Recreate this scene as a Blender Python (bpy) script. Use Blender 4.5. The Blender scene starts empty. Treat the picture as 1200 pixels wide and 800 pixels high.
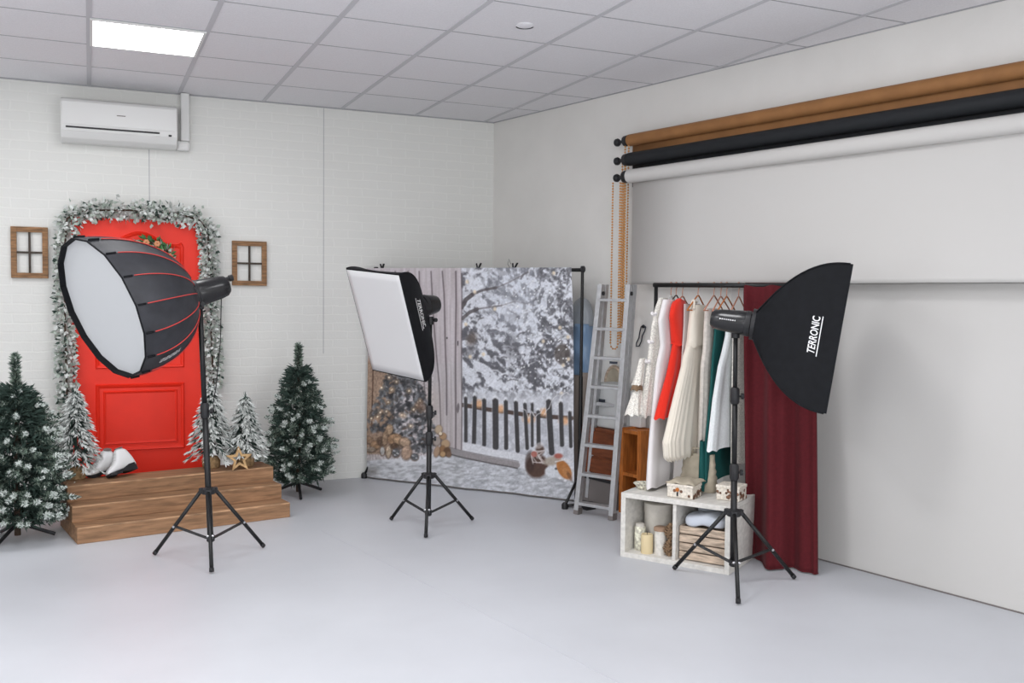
import bpy, math, random
import numpy as np
from mathutils import Vector, Matrix

SC = bpy.context.scene
COL = SC.collection
PI = math.pi
V3 = lambda *a: np.array(a, float)
def unit(v):
    v = np.asarray(v, float); return v / (np.linalg.norm(v) + 1e-12)

# ------------------------------------------------------------------ camera
cam_d = bpy.data.cameras.new('camera'); cam = bpy.data.objects.new('camera', cam_d); COL.objects.link(cam)
cam_d.sensor_width = 36.0; cam_d.lens = 33.3875; cam_d.clip_start = 0.05; cam_d.clip_end = 60
_r = (0.9136666, -0.4063192, 0.0108647); _u = (0.0094415, 0.0479380, 0.9988057); _f = (0.4063547, 0.9124729, -0.0476356)
M4 = Matrix(((_r[0], _u[0], -_f[0], 0), (_r[1], _u[1], -_f[1], 0), (_r[2], _u[2], -_f[2], 1.46415), (0, 0, 0, 1)))
cam.matrix_world = M4
SC.camera = cam
# ------------------------------------------------------------------ light and exposure
SC.view_settings.view_transform = 'Standard'; SC.view_settings.look = 'None'
SC.view_settings.gamma = 1.0; SC.view_settings.use_curve_mapping = False
SC.view_settings.exposure = 0.14
w = bpy.data.worlds.new('world'); SC.world = w; w.use_nodes = True
w.node_tree.nodes['Background'].inputs[0].default_value = (0.9, 0.95, 1, 1)
w.node_tree.nodes['Background'].inputs[1].default_value = 0.2
def area(name, loc, target, sx, sy, power, col):
    l = bpy.data.lights.new(name, 'AREA'); l.shape = 'RECTANGLE'; l.size = sx; l.size_y = sy; l.energy = power; l.color = col
    o = bpy.data.objects.new(name, l); COL.objects.link(o); o.location = loc
    o.rotation_euler = (Vector(target) - Vector(loc)).to_track_quat('-Z', 'Y').to_euler()
    return o
H = 2.9105
XL_ = -3.4
DAY = (0.97, 0.98, 1.0)
PANEL = (0.98, 0.985, 1.0)
area('unseen_daylight', (XL_ + 0.12, 3.2, 1.35), (3.0, 5.2, 1.4), 3.6, 1.9, 40, DAY)  # unseen left-wall daylight, added to light the right wall evenly
area('unseen_daylight', (2.6, -2.4, 1.4), (1.2, 5.0, 1.3), 3.2, 1.8, 80, DAY)
area('unseen_daylight', (-0.9, -2.4, 1.4), (0.8, 5.0, 1.3), 2.4, 1.8, 110, DAY)  # unseen rear-left daylight, added to spread light over the room
for px, py, pw in ((-1.5, 5.87, 14), (-1.5, 3.47, 18), (0.3, 3.47, 26), (2.1, 3.47, 18), (0.3, 1.07, 12), (2.1, 1.07, 6), (-1.5, 1.07, 12), (0.3, -1.33, 10)):
    area('unseen_lamp', (px, py, H - 0.03), (px, py, 0), 0.58, 0.58, pw, PANEL)  # lamps out of view; the deeper ones are added to brighten the back

# ------------------------------------------------------------------ materials
def s2l(c):
    c = c / 255.0
    return c / 12.92 if c <= 0.04045 else ((c + 0.055) / 1.055) ** 2.4
def rgb(*c): return (s2l(c[0]), s2l(c[1]), s2l(c[2]), 1)
def mat(name, c, rough=0.6, spec=0.3, metal=0.0, var=0.0, vscale=20, bump=0.0, bscale=80, sheen=0.0, stretch=None, bdist=0.004, coat=0):
    m = bpy.data.materials.new(name); m.use_nodes = True
    N = m.node_tree.nodes; L = m.node_tree.links; b = N['Principled BSDF']
    b.inputs['Base Color'].default_value = rgb(*c); b.inputs['Roughness'].default_value = rough
    b.inputs['Specular IOR Level'].default_value = spec; b.inputs['Metallic'].default_value = metal
    b.inputs['Sheen Weight'].default_value = sheen; b.inputs['Coat Weight'].default_value = coat
    tc = N.new('ShaderNodeTexCoord'); mp = N.new('ShaderNodeMapping')
    L.new(tc.outputs['Object'], mp.inputs[0])
    if stretch: mp.inputs['Scale'].default_value = stretch
    if var > 0:
        n = N.new('ShaderNodeTexNoise'); n.inputs['Scale'].default_value = vscale; n.inputs['Detail'].default_value = 5
        L.new(mp.outputs[0], n.inputs[0])
        r = N.new('ShaderNodeValToRGB'); r.color_ramp.elements[0].position = 0.3; r.color_ramp.elements[1].position = 0.7
        r.color_ramp.elements[0].color = rgb(*[max(0, x * (1 - var)) for x in c]); r.color_ramp.elements[1].color = rgb(*[min(255, x * (1 + var)) for x in c])
        L.new(n.outputs[0], r.inputs[0]); L.new(r.outputs[0], b.inputs['Base Color'])
    if bump > 0:
        n2 = N.new('ShaderNodeTexNoise'); n2.inputs['Scale'].default_value = bscale; n2.inputs['Detail'].default_value = 4
        L.new(mp.outputs[0], n2.inputs[0])
        bp = N.new('ShaderNodeBump'); bp.inputs['Strength'].default_value = bump; bp.inputs['Distance'].default_value = bdist
        L.new(n2.outputs[0], bp.inputs['Height']); L.new(bp.outputs[0], b.inputs['Normal'])
    return m
def attr_mat(name, rough=0.7):
    m = bpy.data.materials.new(name); m.use_nodes = True
    N = m.node_tree.nodes; L = m.node_tree.links; b = N['Principled BSDF']
    a = N.new('ShaderNodeVertexColor'); a.layer_name = 'print'
    L.new(a.outputs[0], b.inputs['Base Color']); b.inputs['Roughness'].default_value = rough; b.inputs['Specular IOR Level'].default_value = 0.2
    return m
def emit_mat(name, c, s):
    m = bpy.data.materials.new(name); m.use_nodes = True
    b = m.node_tree.nodes['Principled BSDF']; b.inputs['Base Color'].default_value = rgb(*c)
    b.inputs['Emission Color'].default_value = rgb(*c); b.inputs['Emission Strength'].default_value = s
    return m
def brick_mat():
    m = mat('white_brick_relief', (214, 214, 210), 0.75, 0.2)
    N = m.node_tree.nodes; L = m.node_tree.links; b = N['Principled BSDF']
    tc = N.new('ShaderNodeTexCoord'); sp = N.new('ShaderNodeSeparateXYZ'); cb = N.new('ShaderNodeCombineXYZ')
    L.new(tc.outputs['Object'], sp.inputs[0]); L.new(sp.outputs[0], cb.inputs[0]); L.new(sp.outputs[2], cb.inputs[1])
    ns = N.new('ShaderNodeTexNoise'); ns.inputs['Scale'].default_value = 9; ns.inputs['Detail'].default_value = 2
    L.new(tc.outputs['Object'], ns.inputs[0])
    mx = N.new('ShaderNodeVectorMath'); mx.operation = 'MULTIPLY_ADD'
    L.new(ns.outputs[1], mx.inputs[0]); mx.inputs[1].default_value = (0.03, 0.022, 0); L.new(cb.outputs[0], mx.inputs[2])
    br = N.new('ShaderNodeTexBrick'); br.inputs['Scale'].default_value = 1.0
    br.inputs['Brick Width'].default_value = 0.235; br.inputs['Row Height'].default_value = 0.066
    br.inputs['Mortar Size'].default_value = 0.007; br.inputs['Mortar Smooth'].default_value = 0.6
    br.inputs['Color1'].default_value = (1, 1, 1, 1); br.inputs['Color2'].default_value = (0.9, 0.9, 0.9, 1); br.inputs['Mortar'].default_value = (0, 0, 0, 1)
    L.new(mx.outputs[0], br.inputs[0])
    n2 = N.new('ShaderNodeTexNoise'); n2.inputs['Scale'].default_value = 60; n2.inputs['Detail'].default_value = 6
    L.new(tc.outputs['Object'], n2.inputs[0])
    ad = N.new('ShaderNodeMath'); ad.operation = 'MULTIPLY_ADD'; L.new(n2.outputs[0], ad.inputs[0]); ad.inputs[1].default_value = 0.9; L.new(br.outputs[0], ad.inputs[2])
    bp = N.new('ShaderNodeBump'); bp.inputs['Strength'].default_value = 0.30; bp.inputs['Distance'].default_value = 0.005
    L.new(ad.outputs[0], bp.inputs['Height']); L.new(bp.outputs[0], b.inputs['Normal'])
    mm = N.new('ShaderNodeMix'); mm.data_type = 'RGBA'; mm.inputs[6].default_value = rgb(228, 228, 224); mm.inputs[7].default_value = rgb(223, 223, 219)
    L.new(br.outputs[0], mm.inputs[0]); L.new(mm.outputs[2], b.inputs['Base Color'])
    return m

MT = {}
MT['brick'] = brick_mat()
MT['wall'] = mat('painted_wall', (226, 224, 220), 0.8, 0.15, var=0.012, vscale=3, bump=0.35, bscale=140, bdist=0.003)
MT['wall_plain'] = mat('plain_wall', (212, 212, 210), 0.85, 0.1)
MT['floor'] = mat('light_floor', (198, 200, 205), 0.42, 0.35, var=0.018, vscale=1.6, bump=0.06, bscale=120)
MT['ceil'] = mat('ceiling_tile', (232, 231, 234), 0.9, 0.05, var=0.02, vscale=120, bump=0.25, bscale=240, bdist=0.002)
MT['rail'] = mat('ceiling_rail', (200, 200, 204), 0.6)
MT['gap'] = mat('dark_gap', (164, 164, 167), 0.8)
MT['seam'] = mat('seam_line', (170, 170, 172), 0.8)
MT['floorseam'] = mat('floor_seam', (192, 193, 199), 0.6)
MT['white_plastic'] = mat('white_plastic', (222, 222, 220), 0.4, 0.4)
MT['dark_plastic'] = mat('dark_plastic', (40, 40, 42), 0.45)
MT['lamp'] = emit_mat('lamp_diffuser', (252, 253, 255), 11.0)
MT['red_door'] = mat('red_door_paint', (236, 46, 24), 0.45, 0.35, var=0.02, vscale=6)
MT['wood_brown'] = mat('brown_wood', (134, 102, 74), 0.65, 0.2, var=0.28, vscale=9, bump=0.3, bscale=20, stretch=(1, 8, 8))
MT['wood_step'] = mat('step_wood', (148, 114, 86), 0.65, 0.2, var=0.17, vscale=3.2, bump=0.35, bscale=6, stretch=(0.7, 9, 16))
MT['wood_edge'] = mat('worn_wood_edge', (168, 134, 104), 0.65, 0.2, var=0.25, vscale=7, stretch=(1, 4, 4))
MT['wood_dark'] = mat('dark_wood', (70, 62, 56), 0.7, 0.2, var=0.2)
MT['black_metal'] = mat('black_metal', (24, 24, 25), 0.42, 0.4)
MT['black_fabric'] = mat('black_fabric', (22, 23, 26), 0.7, 0.15, var=0.1, vscale=30, bump=0.12, bscale=14, bdist=0.01)
MT['grey_fabric'] = mat('charcoal_fabric', (46, 47, 52), 0.55, 0.4, var=0.12, vscale=14, bump=0.2, bscale=12, bdist=0.01)
MT['red_piping'] = mat('red_piping', (196, 66, 62), 0.5)
MT['diffuser'] = mat('white_diffuser', (214, 214, 215), 0.85, 0.1, bump=0.1, bscale=6, bdist=0.02)
MT['diffuser_oct'] = mat('octagonal_diffuser', (206, 208, 210), 0.85, 0.1)
MT['head'] = mat('black_plastic_shell', (30, 30, 32), 0.26, 0.5)
MT['logo'] = mat('white_print', (232, 232, 232), 0.6)
MT['chrome'] = mat('bright_metal', (190, 190, 192), 0.25, 0.5, metal=0.9)
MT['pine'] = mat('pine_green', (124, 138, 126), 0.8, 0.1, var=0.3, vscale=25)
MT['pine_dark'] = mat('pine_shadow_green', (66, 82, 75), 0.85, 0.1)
MT['frost'] = mat('frost_white', (232, 238, 234), 0.85, 0.1)
MT['flock'] = mat('flocked_white', (222, 225, 222), 0.9, 0.05)
MT['flock_grey'] = mat('flocked_grey_green', (176, 186, 176), 0.9, 0.05)
MT['bark'] = mat('bark', (70, 56, 46), 0.8, var=0.2)
MT['burlap'] = mat('burlap', (150, 124, 92), 0.9, 0.05, var=0.2, vscale=60, bump=0.5, bscale=150)
MT['star'] = mat('pale_wood', (186, 152, 108), 0.6, var=0.1)
MT['skate'] = mat('white_leather', (232, 232, 232), 0.45, 0.4)
MT['aluminium'] = mat('aluminium', (182, 183, 185), 0.45, 0.5, metal=0.4, var=0.05, vscale=30)
MT['paper_brown'] = mat('brown_paper', (150, 106, 66), 0.6, 0.25, var=0.05, vscale=8)
MT['paper_black'] = mat('black_paper', (33, 35, 38), 0.6, 0.25)
MT['paper_white'] = mat('white_paper', (202, 200, 197), 0.7, 0.15)
MT['panel_white'] = mat('white_panel', (203, 201, 198), 0.7, 0.15, bump=0.1, bscale=5, bdist=0.01)
MT['bead'] = mat('amber_bead', (208, 148, 84), 0.4)
MT['bead_pale'] = mat('pale_bead', (206, 170, 120), 0.4)
MT['copper'] = mat('copper_wire', (186, 128, 104), 0.35, 0.5, metal=0.4)
MT['red_cloth'] = mat('red_cloth', (222, 48, 32), 0.75, 0.15, sheen=0.2)
MT['ivory'] = mat('ivory_tulle', (226, 218, 204), 0.85, 0.1, sheen=0.3, bump=0.3, bscale=60)
MT['white_cloth'] = mat('white_cloth', (226, 222, 222), 0.85, 0.1, sheen=0.2)
MT['lace'] = mat('white_lace', (214, 210, 202), 0.85, 0.1, var=0.14, vscale=130, bump=0.6, bscale=120)
MT['mauve'] = mat('mauve_cloth', (196, 184, 182), 0.85, 0.1)
MT['greyc'] = mat('warm_grey_cloth', (206, 199, 191), 0.85, 0.1, var=0.05, vscale=50)
MT['teal'] = mat('dark_green_cloth', (26, 82, 80), 0.7, 0.2)
MT['pale'] = mat('pale_blue_white_cloth', (220, 224, 225), 0.8, 0.1, var=0.03, vscale=90)
MT['trim'] = mat('brown_trim', (120, 98, 76), 0.7)
MT['burgundy'] = mat('burgundy_cloth', (88, 32, 37), 0.85, 0.08, sheen=0.04, var=0.05, vscale=60)
MT['shelf'] = mat('whitewashed_wood', (214, 211, 205), 0.7, 0.2, var=0.05, vscale=12, bump=0.25, bscale=25, stretch=(1, 4, 4))
MT['hatbox'] = mat('cream_card', (210, 205, 196), 0.8, var=0.04)
MT['can'] = mat('floral_card', (206, 196, 180), 0.7, var=0.3, vscale=45)
MT['candle'] = mat('yellow_wax', (216, 198, 158), 0.5, 0.3)
MT['wax_white'] = mat('white_birch', (214, 210, 202), 0.7, var=0.08, vscale=40)
MT['lid_brown'] = mat('brown_lid', (160, 132, 110), 0.6)
MT['pinecone'] = mat('pine_cone_brown', (150, 124, 98), 0.8, var=0.3, vscale=40)
MT['crate'] = mat('rustic_crate_wood', (184, 166, 148), 0.75, 0.15, var=0.2, vscale=14, bump=0.3, bscale=30, stretch=(1, 1, 6))
MT['towel'] = mat('pale_towel', (212, 218, 228), 0.9, 0.05, bump=0.4, bscale=40)
MT['floral'] = mat('flowered_card', (218, 210, 198), 0.7, var=0.1, vscale=90)
MT['floral_dark'] = mat('flower_print', (104, 76, 60), 0.7, var=0.4, vscale=60)
MT['pattern'] = mat('patterned_ceramic', (190, 180, 166), 0.4, 0.4, var=0.4, vscale=70)
MT['beige'] = mat('beige_canvas', (176, 166, 148), 0.85, var=0.06)
MT['cabinet'] = mat('reddish_brown_wood', (112, 62, 38), 0.55, 0.25, var=0.15, vscale=8, stretch=(1, 1, 5))
MT['orange_wood'] = mat('orange_wood', (176, 104, 48), 0.55, 0.25, var=0.12, vscale=10, stretch=(6, 6, 1))
MT['greybox'] = mat('grey_plastic', (120, 114, 112), 0.6)
MT['bin'] = mat('white_container', (196, 198, 198), 0.5)
MT['bluebag'] = mat('blue_plastic_film', (128, 156, 188), 0.3, 0.5)
MT['greybag'] = mat('grey_plastic_film', (150, 156, 162), 0.3, 0.5)
MT['tanbag'] = mat('brownish_wrap', (158, 146, 138), 0.6)
MT['hookdark'] = mat('dark_rubber', (56, 60, 70), 0.5)
MT['leaf'] = mat('wreath_leaf', (74, 118, 74), 0.7, var=0.3, vscale=40)
MT['peach'] = mat('peach_flower', (214, 150, 110), 0.7)
MT['print'] = attr_mat('printed_winter_scene')

# ------------------------------------------------------------------ mesh helpers
class MB:
    def __init__(s): s.v = []; s.f = []; s.m = []; s.n = 0
    def add(s, v, f, m=0):
        v = np.asarray(v, float).reshape(-1, 3); k = s.n
        s.v.append(v); s.n += len(v)
        for q in f: s.f.append([i + k for i in q]); s.m.append(m)
        return s
    def box(s, c, size, ax=None, m=0):
        c = np.asarray(c, float); h = np.asarray(size, float) / 2
        A = np.eye(3) if ax is None else np.array([unit(a) for a in ax])
        v = [c + A[0] * h[0] * x + A[1] * h[1] * y + A[2] * h[2] * z for x in (-1, 1) for y in (-1, 1) for z in (-1, 1)]
        f = [(0, 1, 3, 2), (4, 6, 7, 5), (0, 4, 5, 1), (2, 3, 7, 6), (0, 2, 6, 4), (1, 5, 7, 3)]
        return s.add(v, f, m)
    def bar(s, p, q, w, t, side=None, m=0):          # rectangular bar from p to q
        p = np.asarray(p, float); q = np.asarray(q, float); d = unit(q - p)
        a = unit(side) if side is not None else unit(np.cross(d, (0, 0, 1) if abs(d[2]) < 0.95 else (1, 0, 0)))
        a = unit(a - d * (a @ d)); b = np.cross(d, a)
        return s.box((p + q) / 2, (np.linalg.norm(q - p), w, t), (d, a, b), m)
    def tube(s, pts, r, n=10, caps=True, closed=False, m=0):
        P = [np.asarray(p, float) for p in pts]; k = len(P)
        rr = r if hasattr(r, '__len__') else [r] * k
        V = []; a = None
        for i in range(k):
            if closed: d = P[(i + 1) % k] - P[i - 1]
            else: d = P[min(i + 1, k - 1)] - P[max(i - 1, 0)]
            d = unit(d)
            if a is None: a = unit(np.cross(d, (0, 0, 1) if abs(d[2]) < 0.9 else (1, 0, 0)))
            a = unit(a - d * (a @ d)); b = np.cross(d, a)
            V += [P[i] + rr[i] * (math.cos(2 * PI * j / n) * a + math.sin(2 * PI * j / n) * b) for j in range(n)]
        F = []
        for i in range(k if closed else k - 1):
            for j in range(n):
                i2 = (i + 1) % k
                F.append((i * n + j, i * n + (j + 1) % n, i2 * n + (j + 1) % n, i2 * n + j))
        if caps and not closed:
            F.append(tuple(range(n))[::-1]); F.append(tuple((k - 1) * n + j for j in range(n)))
        return s.add(V, F, m)
    def lathe(s, o, axis, prof, n=20, m=0):           # prof: (distance along axis, radius)
        o = np.asarray(o, float); d = unit(axis)
        a = unit(np.cross(d, (0, 0, 1) if abs(d[2]) < 0.9 else (1, 0, 0))); b = np.cross(d, a)
        V = []
        for t, r in prof:
            V += [o + d * t + r * (math.cos(2 * PI * j / n) * a + math.sin(2 * PI * j / n) * b) for j in range(n)]
        F = []
        for i in range(len(prof) - 1):
            for j in range(n):
                F.append((i * n + j, i * n + (j + 1) % n, (i + 1) * n + (j + 1) % n, (i + 1) * n + j))
        F.append(tuple(range(n))[::-1]); F.append(tuple((len(prof) - 1) * n + j for j in range(n)))
        return s.add(V, F, m)
    def grid(s, P, m=0, closed_u=False):                # P: array rows x cols x 3
        P = np.asarray(P, float); r, c = P.shape[:2]; F = []
        for i in range(r - 1):
            for j in range(c if closed_u else c - 1):
                j2 = (j + 1) % c
                F.append((i * c + j, i * c + j2, (i + 1) * c + j2, (i + 1) * c + j))
        return s.add(P.reshape(-1, 3), F, m)
    def build(s, name, m, parent=None, smooth=False, bevel=0, solid=0, angle=None):
        me = bpy.data.meshes.new(name)
        v = np.concatenate(s.v)
        rootp = parent
        while rootp is not None and rootp.parent is not None: rootp = rootp.parent
        if rootp is not None: v = v - np.array(rootp.location)
        me.from_pydata(v.tolist(), [], s.f)
        ms = m if isinstance(m, (list, tuple)) else [m]
        for x in ms: me.materials.append(x)
        if len(ms) > 1: me.polygons.foreach_set('material_index', s.m)
        if smooth or angle: me.polygons.foreach_set('use_smooth', [True] * len(me.polygons))
        if angle: me.set_sharp_from_angle(angle=math.radians(angle))
        me.update()
        o = bpy.data.objects.new(name, me); COL.objects.link(o)
        if parent is not None: o.parent = parent
        if bevel:
            b = o.modifiers.new('bevel', 'BEVEL'); b.width = bevel; b.segments = 2; b.limit_method = 'ANGLE'
        if solid:
            b = o.modifiers.new('solid', 'SOLIDIFY'); b.thickness = solid; b.offset = 0
        return o
def tag(o, label, cat, group=None):
    o['label'] = label; o['category'] = cat
    if group: o['group'] = group
    return o
def thing(name, label, cat, loc, group=None):
    o = bpy.data.objects.new(name, None); COL.objects.link(o); o.location = [float(x) for x in loc]; o.empty_display_size = 0.05
    return tag(o, label, cat, group)
def struct(name, mb, m, **k):
    o = mb.build(name, m, **k); o['kind'] = 'structure'; return o
def text_mesh(txt, shear=0.0):
    c = bpy.data.curves.new('lettering', 'FONT'); c.body = txt; c.size = 1.0; c.shear = shear; c.offset = 0.016
    c.align_x = 'CENTER'; c.align_y = 'CENTER'; c.resolution_u = 3
    o = bpy.data.objects.new('lettering', c); COL.objects.link(o)
    bpy.context.view_layer.update()
    dg = bpy.context.evaluated_depsgraph_get(); me = o.evaluated_get(dg).to_mesh()
    v = np.array([x.co[:] for x in me.vertices]); f = [list(p.vertices) for p in me.polygons]
    bpy.data.objects.remove(o); bpy.data.curves.remove(c)
    return v, f

# ------------------------------------------------------------------ the room
D = 7.384; XC = 3.1026; ANG = math.radians(12.63)
U = V3(math.sin(ANG), -math.cos(ANG), 0)       # along the right wall, towards the viewer
NW = V3(-math.cos(ANG), -math.sin(ANG), 0)     # out of the right wall
CORN = V3(XC, D, 0)
def rw(s, off, z): return CORN + U * s + NW * off + V3(0, 0, z)
YB = -2.6; XL = -3.4
XR = XC + math.tan(ANG) * (D - YB)
SR = (D - YB) / math.cos(ANG)
floor_poly = [(XL, D), (XC, D), (XR, YB), (XL, YB)]
def slab(z0, z1):
    mb = MB(); v = [(x, y, z) for z in (z0, z1) for x, y in floor_poly]
    return mb.add(v, [(3, 2, 1, 0), (4, 5, 6, 7), (0, 1, 5, 4), (1, 2, 6, 5), (2, 3, 7, 6), (3, 0, 4, 7)])
struct('floor', slab(-0.08, 0), MT['floor'])
struct('ceiling', slab(H, H + 0.08), MT['ceil'])
struct('wall_back', MB().box(((XL + XC + 0.1) / 2, D + 0.05, H / 2), (XC + 0.1 - XL, 0.1, H)), MT['brick'])
struct('wall_right', MB().box(rw(SR / 2, -0.05, H / 2), (SR, 0.1, H), (U, NW, (0, 0, 1))), MT['wall'])
struct('wall_left', MB().box((XL - 0.05, (YB + D) / 2, H / 2), (0.1, D - YB, H)), MT['wall_plain'])
struct('wall_front', MB().box(((XL + XR) / 2, YB - 0.05, H / 2), (XR - XL, 0.1, H)), MT['wall_plain'])
def window(name, cx, w_, h_):
    fr = MB(); y = YB + 0.03; cz = 1.4
    for sx in (-1, 0, 1): fr.box((cx + sx * w_ / 2, y, cz), (0.06, 0.06, h_ + 0.06))
    for sz in (-1, 1): fr.box((cx, y, cz + sz * h_ / 2), (w_, 0.06, 0.06))
    o = struct(name, fr, MT['white_plastic'])
    MB().box((cx, y - 0.01, cz), (w_, 0.008, h_)).build('window_pane', MT['white_plastic'], o)
window('window_1', 2.6, 3.2, 1.8); window('added_window_2', -0.9, 2.4, 1.8)  # second one is added to carry the rear-left daylight
fr = MB()
for sy in (-1, 0, 1): fr.box((XL + 0.03, 3.2 + sy * 1.8, 1.35), (0.06, 0.06, 1.96))
for sz in (-1, 1): fr.box((XL + 0.03, 3.2, 1.35 + sz * 0.95), (0.06, 3.6, 0.06))
wo = struct('added_window_3', fr, MT['white_plastic'])  # unseen window, added to carry the left-wall daylight
MB().box((XL + 0.02, 3.2, 1.35), (0.008, 3.6, 1.9)).build('window_pane', MT['white_plastic'], wo)
# ceiling grid
gx = 0.013; gy = D - 0.619
rails = MB()
for i in range(-5, 9):
    x = gx + 0.6 * i; y0 = YB
    if x > XC: y1 = D - (x - XC) / math.tan(ANG)
    else: y1 = D
    if y1 > y0 + 0.1: rails.box((x, (y0 + y1) / 2, H - 0.0015), (0.028, y1 - y0, 0.004))
struct('trim_1', rails, MT['rail'])
gaps = MB()
for j in range(0, 16):
    y = gy - 0.6 * j; x1 = XC + math.tan(ANG) * (D - y)
    if y > YB: gaps.box(((XL + x1) / 2, y, H - 0.0008), (x1 - XL, 0.009, 0.002))
gaps.box(((XL + XC) / 2, D - 0.006, H - 0.004), (XC - XL, 0.012, 0.008))
gaps.box(rw(SR / 2, 0.004, H - 0.003), (SR, 0.008, 0.006), (U, NW, (0, 0, 1)))
struct('trim_2', gaps, MT['gap'])
seam = MB()
seam.box((0.405, D - 0.001, 2.29), (0.005, 0.003, 0.5)); seam.box((1.672, D - 0.001, 1.95), (0.004, 0.003, 1.9))
struct('trim_3', seam, MT['seam'])
struct('trim_4', MB().bar((1.30, 5.8, 0.0005), (1.86, 2.9, 0.0005), 0.003, 0.0012, side=(1, 0, 0)), MT['floorseam'])
# ceiling lamp in view
lx, ly = gx + 0.3, gy - 0.9
t = thing('ceiling_light', 'bright square panel lamp set flush in the tiled ceiling', 'light', (lx, ly, H - 0.012))
fr = MB()
for sx in (-1, 1):
    fr.box((lx + sx * 0.288, ly, H - 0.006), (0.016, 0.592, 0.012)); fr.box((lx, ly + sx * 0.288, H - 0.006), (0.56, 0.016, 0.012))
fr.build('frame', MT['white_plastic'], t)
MB().box((lx, ly, H - 0.005), (0.56, 0.56, 0.006)).build('diffuser', MT['lamp'], t)
# smoke detector ring
sd = thing('ceiling_detector', 'small round white detector with dark rim on a ceiling tile', 'detector', (2.137, 4.676, H - 0.03))
MB().lathe((2.137, 4.676, H), (0, 0, -1), [(0, 0.048), (0.006, 0.048), (0.010, 0.036), (0.012, 0.03)]).build('body', MT['ceil'], sd, angle=40)
arc = [V3(2.137 + 0.046 * math.cos(a), 4.676 + 0.046 * math.sin(a), H - 0.008) for a in np.linspace(0.1 * PI, 0.9 * PI, 12) - 0.4]
MB().tube(arc, 0.004, 6).build('dark_rim', MT['dark_plastic'], sd)

# ------------------------------------------------------------------ red door
DY = 7.345                                     # door face
t = thing('panelled_door', 'bright red panelled door against the white brick wall behind the steps', 'door', (0.325, 7.36, 0))
dx0, dx1, dh = -0.112, 0.762, 1.985
MB().box(((dx0 + dx1) / 2, DY + 0.018, dh / 2), (dx1 - dx0, 0.036, dh)).build('door_leaf', MT['red_door'], t, bevel=0.003)
def moulding(path, wd=0.03, ht=0.014):
    P = [V3(x, DY, z) for x, z in path]; k = len(P); V = []
    for i in range(k):
        d1 = unit(P[i] - P[i - 1]); d2 = unit(P[(i + 1) % k] - P[i]); n1 = np.cross(d1, (0, 1, 0)); n2 = np.cross(d2, (0, 1, 0))
        nn = unit(n1 + n2); nn = nn / max(0.5, nn @ n1)
        for o_, h_ in ((-wd / 2, 0.0005), (-wd / 4, -ht), (wd / 6, -ht * 0.6), (wd / 3, -ht * 0.2), (wd / 2, -0.001)):
            V.append(P[i] + nn * o_ + V3(0, h_, 0))
    F = []
    for i in range(k):
        for j in range(4):
            i2 = (i + 1) % k; F.append((i * 5 + j, i * 5 + j + 1, i2 * 5 + j + 1, i2 * 5 + j))
    return MB().add(V, F)
px0, px1 = 0.05, 0.62
arch = [(px0, 0.93), (px1, 0.93), (px1, 1.80)]
for q in np.linspace(1, 0, 22):
    x = px0 + (px1 - px0) * q; b_ = 0.5 - 0.5 * math.cos(2 * PI * min(max((q - 0.1) / 0.8, 0), 1))
    arch.append((x, 1.80 + 0.085 * b_))
moulding(arch).build('upper_panel', MT['red_door'], t)
moulding([(px0, 0.335), (px1, 0.335), (px1, 0.79), (px0, 0.79)]).build('lower_panel', MT['red_door'], t)
moulding([(px0 + .045, 0.38), (px1 - .045, 0.38), (px1 - .045, 0.745), (px0 + .045, 0.745)], 0.02, 0.008).build('lower_panel', MT['red_door'], t)
for zz in (0.3, 1.0, 1.75):
    MB().lathe((dx1 + 0.004, DY + 0.002, zz - 0.04), (0, 0, 1), [(0, 0.006), (0.08, 0.006)], 8).build('hinge', MT['chrome'], t)

# ------------------------------------------------------------------ foliage helpers
def quads_object(name, V, mi, mats, parent, stuff=False):
    V = np.asarray(V, float); n = len(V) // 4
    root = parent
    while root is not None and root.parent is not None: root = root.parent
    if root is not None: V = V - np.array(root.location)
    me = bpy.data.meshes.new(name)
    me.vertices.add(len(V)); me.vertices.foreach_set('co', V.ravel())
    me.loops.add(len(V)); me.loops.foreach_set('vertex_index', np.arange(len(V)))
    me.polygons.add(n); me.polygons.foreach_set('loop_start', np.arange(n) * 4); me.polygons.foreach_set('loop_total', np.full(n, 4))
    for x in mats: me.materials.append(x)
    me.polygons.foreach_set('material_index', np.asarray(mi, dtype=np.int32))
    me.update(calc_edges=True); me.validate()
    o = bpy.data.objects.new(name, me); COL.objects.link(o)
    if parent is not None: o.parent = parent
    return o
def blades(base, dirs, length, width, rng):
    n = len(base); dirs = dirs / (np.linalg.norm(dirs, axis=1, keepdims=True) + 1e-9)
    sd = np.cross(dirs, rng.normal(size=(n, 3))); sd /= (np.linalg.norm(sd, axis=1, keepdims=True) + 1e-9)
    L_ = np.broadcast_to(length, (n,))[:, None]; W_ = np.broadcast_to(width, (n,))[:, None]
    nn = np.cross(dirs, sd)
    a = base; b = base + dirs * L_ * 0.45 + sd * W_ / 2 + nn * W_ * 0.12; c = base + dirs * L_; d = base + dirs * L_ * 0.45 - sd * W_ / 2 + nn * W_ * 0.12
    return np.stack([a, b, c, d], 1).reshape(-1, 3)
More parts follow.
